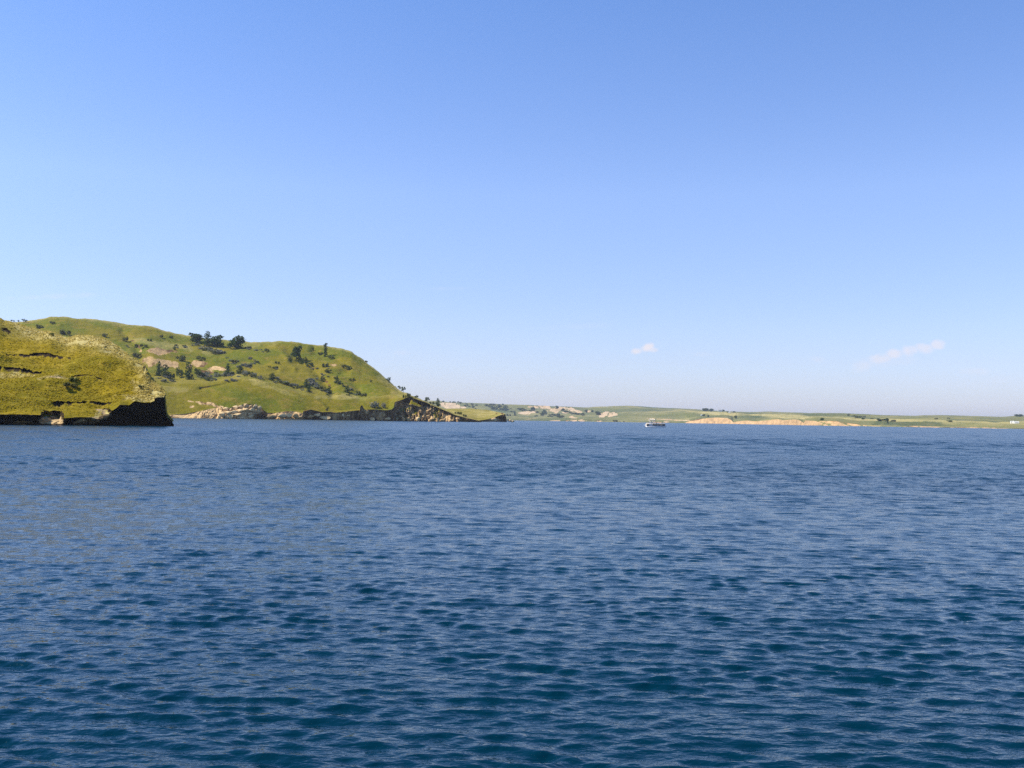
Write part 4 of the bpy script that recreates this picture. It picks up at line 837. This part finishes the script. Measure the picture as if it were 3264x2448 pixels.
panel(-1.2, 1.2, 3.45, .70, 1.22, M_black, 'y'); panel(-1.2, 1.2, -3.6, .70, 1.22, M_cream, 'y')
def seat(x0, x1, y0, y1, back):
    bm = bmesh.new(); box_bm(bm, x0, x1, y0, y1, .66, 1.05, .04)
    o = bm_obj('bench_seat', bm, M_cream, boat)
    bm = bmesh.new()
    if back == 'far': box_bm(bm, x0, x1, y1-.05, y1+.12, 1.05, 1.60, .05)
    else: box_bm(bm, x0, x1, y0-.12, y0+.05, 1.05, 1.60, .05)
    bm_obj('backrest', bm, M_cream, o)
seat(1.0, 3.3, .45, 1.0, 'far'); seat(1.9, 3.3, -1.0, -.5, 'near'); seat(-3.4, -2.7, -1.0, 1.0, 'far'); seat(-3.4, -2.6, -1.05, -.5, 'near')
bm = bmesh.new(); box_bm(bm, -1.0, -.5, -.1, .6, .66, 1.55, .05); cn = bm_obj('console', bm, M_black, boat)
bm = bmesh.new(); box_bm(bm, -.55, -.50, -.05, .55, 1.55, 1.85, .01); bm_obj('windscreen', bm, M_win, cn)
bm = bmesh.new()     # arched canvas canopy
nx, ny = 9, 7; vs = []
for j in range(ny):
    for i in range(nx):
        x = -2.65+2.6*i/(nx-1); y = -1.2+2.4*j/(ny-1)
        vs.append(bm.verts.new((x, y, 2.42+.72*max(0.0, 1-(y/1.2)**2)**.5+.06*math.sin(i/(nx-1)*math.pi))))
for j in range(ny-1):
    for i in range(nx-1): bm.faces.new([vs[j*nx+i], vs[j*nx+i+1], vs[(j+1)*nx+i+1], vs[(j+1)*nx+i]])
bmesh.ops.solidify(bm, geom=bm.faces[:], thickness=.05); bm_obj('canopy', bm, M_canvas, boat, True)
for s in (-1, 1):
    for xa, xb in ((-1.35, -2.45), (-1.35, -.25), (-1.35, -1.35)):
        tube_obj('canopy_pole', [((xa, s*1.2, 1.27), (xb, s*1.2, 2.44), .045)], M_alu, boat)
bm = bmesh.new(); box_bm(bm, -4.15, -3.75, -.22, .22, .35, 1.0, .08); mo = bm_obj('outboard_motor', bm, M_mot, boat)
bm = bmesh.new(); box_bm(bm, -4.0, -3.85, -.08, .08, -.5, .35, .03); bm_obj('motor_leg', bm, M_dk, mo)
def person(loc, rz, pose, shirt, label):
    """one skinned figure, clothing as children; seated or standing"""
    o = empty('person', loc, rz)
    if pose == 'sit':
        J = {'pel': (0, 0, .50), 'chest': (0, .03, .85), 'neck': (0, .02, 1.06), 'head': (0, -.02, 1.22), 'top': (0, -.01, 1.32)}
        legs = lambda s: [(s*.10, -.03, .48), (s*.13, -.42, .48), (s*.13, -.46, .08), (s*.13, -.60, .03)]
        arms = lambda s: [(s*.19, .02, .98), (s*.25, -.06, .72), (s*.18, -.28, .62), (s*.15, -.36, .60)]
    else:
        J = {'pel': (0, 0, .92), 'chest': (0, 0, 1.28), 'neck': (0, 0, 1.47), 'head': (0, -.03, 1.63), 'top': (0, -.02, 1.73)}
        legs = lambda s: [(s*.10, 0, .88), (s*.11, -.02, .48), (s*.11, .02, .09), (s*.12, -.14, .04)]
        arms = lambda s: [(s*.19, 0, 1.40), (s*.26, -.04, 1.12), (s*.20, -.26, 1.05), (s*.18, -.34, 1.06)]
    V, E, Rr = [], [], []
    def add(p, r, q=None):
        V.append(p); Rr.append(r)
        if q is not None: E.append((q, len(V)-1))
        return len(V)-1
    a = add(J['pel'], .15); c = add(J['chest'], .16, a); n = add(J['neck'], .055, c); h = add(J['head'], .095, n); add(J['top'], .075, h)
    for s in (-1, 1):
        q = a
        for p, r in zip(legs(s), (.095, .07, .045, .04)): q = add(p, r, q)
        q = c
        for p, r in zip(arms(s), (.06, .045, .035, .03)): q = add(p, r, q)
        for f in range(4):
            l = arms(s)[-1]; add((l[0]+(f-1.5)*.018, l[1]-.09, l[2]-.01), .009, q)
        l = arms(s)[-1]; add((l[0]-s*.05, l[1]-.04, l[2]), .011, q)
    def skin(name, V, E, Rr, mt, sub=1):
        me = bpy.data.meshes.new(name); me.from_pydata(V, E, []); me.materials.append(mt)
        b_ = obj(name, me, o); b_.modifiers.new('s', 'SKIN'); sk = me.skin_vertices[0].data if me.skin_vertices else None
        if sk is None: return b_
        for i, r in enumerate(Rr): sk[i].radius = (r, r)
        sk[0].use_root = True
        ms = b_.modifiers.new('u', 'SUBSURF'); ms.levels = ms.render_levels = sub
        return b_
    bpy_skin_fix = skin
    me = bpy.data.meshes.new('body'); me.from_pydata(V, E, []); me.materials.append(M_skin)
    def skinned(name, V, E, Rr, mt):
        me = bpy.data.meshes.new(name); me.from_pydata(V, E, [])
        ob = obj(name, me, o); ob.modifiers.new('skin', 'SKIN')
        if not me.skin_vertices:
            bm = bmesh.new(); bm.from_mesh(me); bm.verts.layers.skin.verify(); bm.to_mesh(me); bm.free()
        sk = me.skin_vertices[0].data
        for i, r in enumerate(Rr): sk[i].radius = (r, r); sk[i].use_root = (i == 0)
        ms = ob.modifiers.new('sub', 'SUBSURF'); ms.levels = ms.render_levels = 1
        me.materials.append(mt); return ob
    skinned('body', V, E, Rr, M_skin)
    Vs = [J['pel'], J['chest'], (J['neck'][0], J['neck'][1], J['neck'][2]-.05)]; Es = [(0, 1), (1, 2)]; Rs = [.165, .18, .075]
    for s in (-1, 1):
        Vs += [arms(s)[0], arms(s)[1]]; Es += [(1, len(Vs)-2), (len(Vs)-2, len(Vs)-1)]; Rs += [.078, .062]
    skinned('shirt', Vs, Es, Rs, shirt)
    Vs = [J['pel']]; Es = []; Rs = [.168]
    for s in (-1, 1):
        L = legs(s); Vs += [L[0], L[1]]; Es += [(0, len(Vs)-2), (len(Vs)-2, len(Vs)-1)]; Rs += [.11, .085]
    skinned('shorts', Vs, Es, Rs, M_dk)
    hx, hy, hz = J['head']; bm = bmesh.new(); bmesh.ops.create_uvsphere(bm, u_segments=12, v_segments=8, radius=.105)
    for v in bm.verts: v.co = Vector((hx+v.co.x*.95, hy+.02+v.co.y*1.08, hz+.05+max(v.co.z, -.03)*1.1))
    bm_obj('hair', bm, M_dk, o, True)
    tag(o, label, 'person', 'people on the pontoon boat')
bw = boat.matrix_basis if False else Matrix.Translation(boat.location)@Matrix.Rotation(boat.rotation_euler.z, 4, 'Z')
def onboat(x, y, z): return bw@Vector((x, y, z))
brz = boat.rotation_euler.z
person(onboat(-1.45, .1, .66), brz+R(75), 'stand', M_blue, 'person in a light blue shirt standing at the helm under the canopy')
person(onboat(.35, .55, .60), brz+R(10), 'sit', M_dk, 'person in dark clothing seated just right of the canopy')
person(onboat(2.6, .6, .60), brz-R(15), 'sit', M_dk, 'person in dark clothing seated towards the bow at the right end')
bm = bmesh.new(); box_bm(bm, -.1, .75, .42, .95, .66, 1.05, .04); bm_obj('bench_seat', bm, M_cream, boat)

# ------------------------------------------------------------------ haze
bm = bmesh.new(); box_bm(bm, -13500, 13500, -300, 15500, -4, 150)
m, t = mat('air_haze')
v = t.n('ShaderNodeVolumePrincipled', {'Color': (.80, .88, 1, 1), 'Density': 6.5e-5, 'Anisotropy': .3})
t.t.links.new(v.outputs[0], t.n('ShaderNodeOutputMaterial').inputs['Volume'])
hz = bm_obj('haze', bm, m); tag(hz, 'thin pale summer haze over the lake', 'haze', kind='stuff')
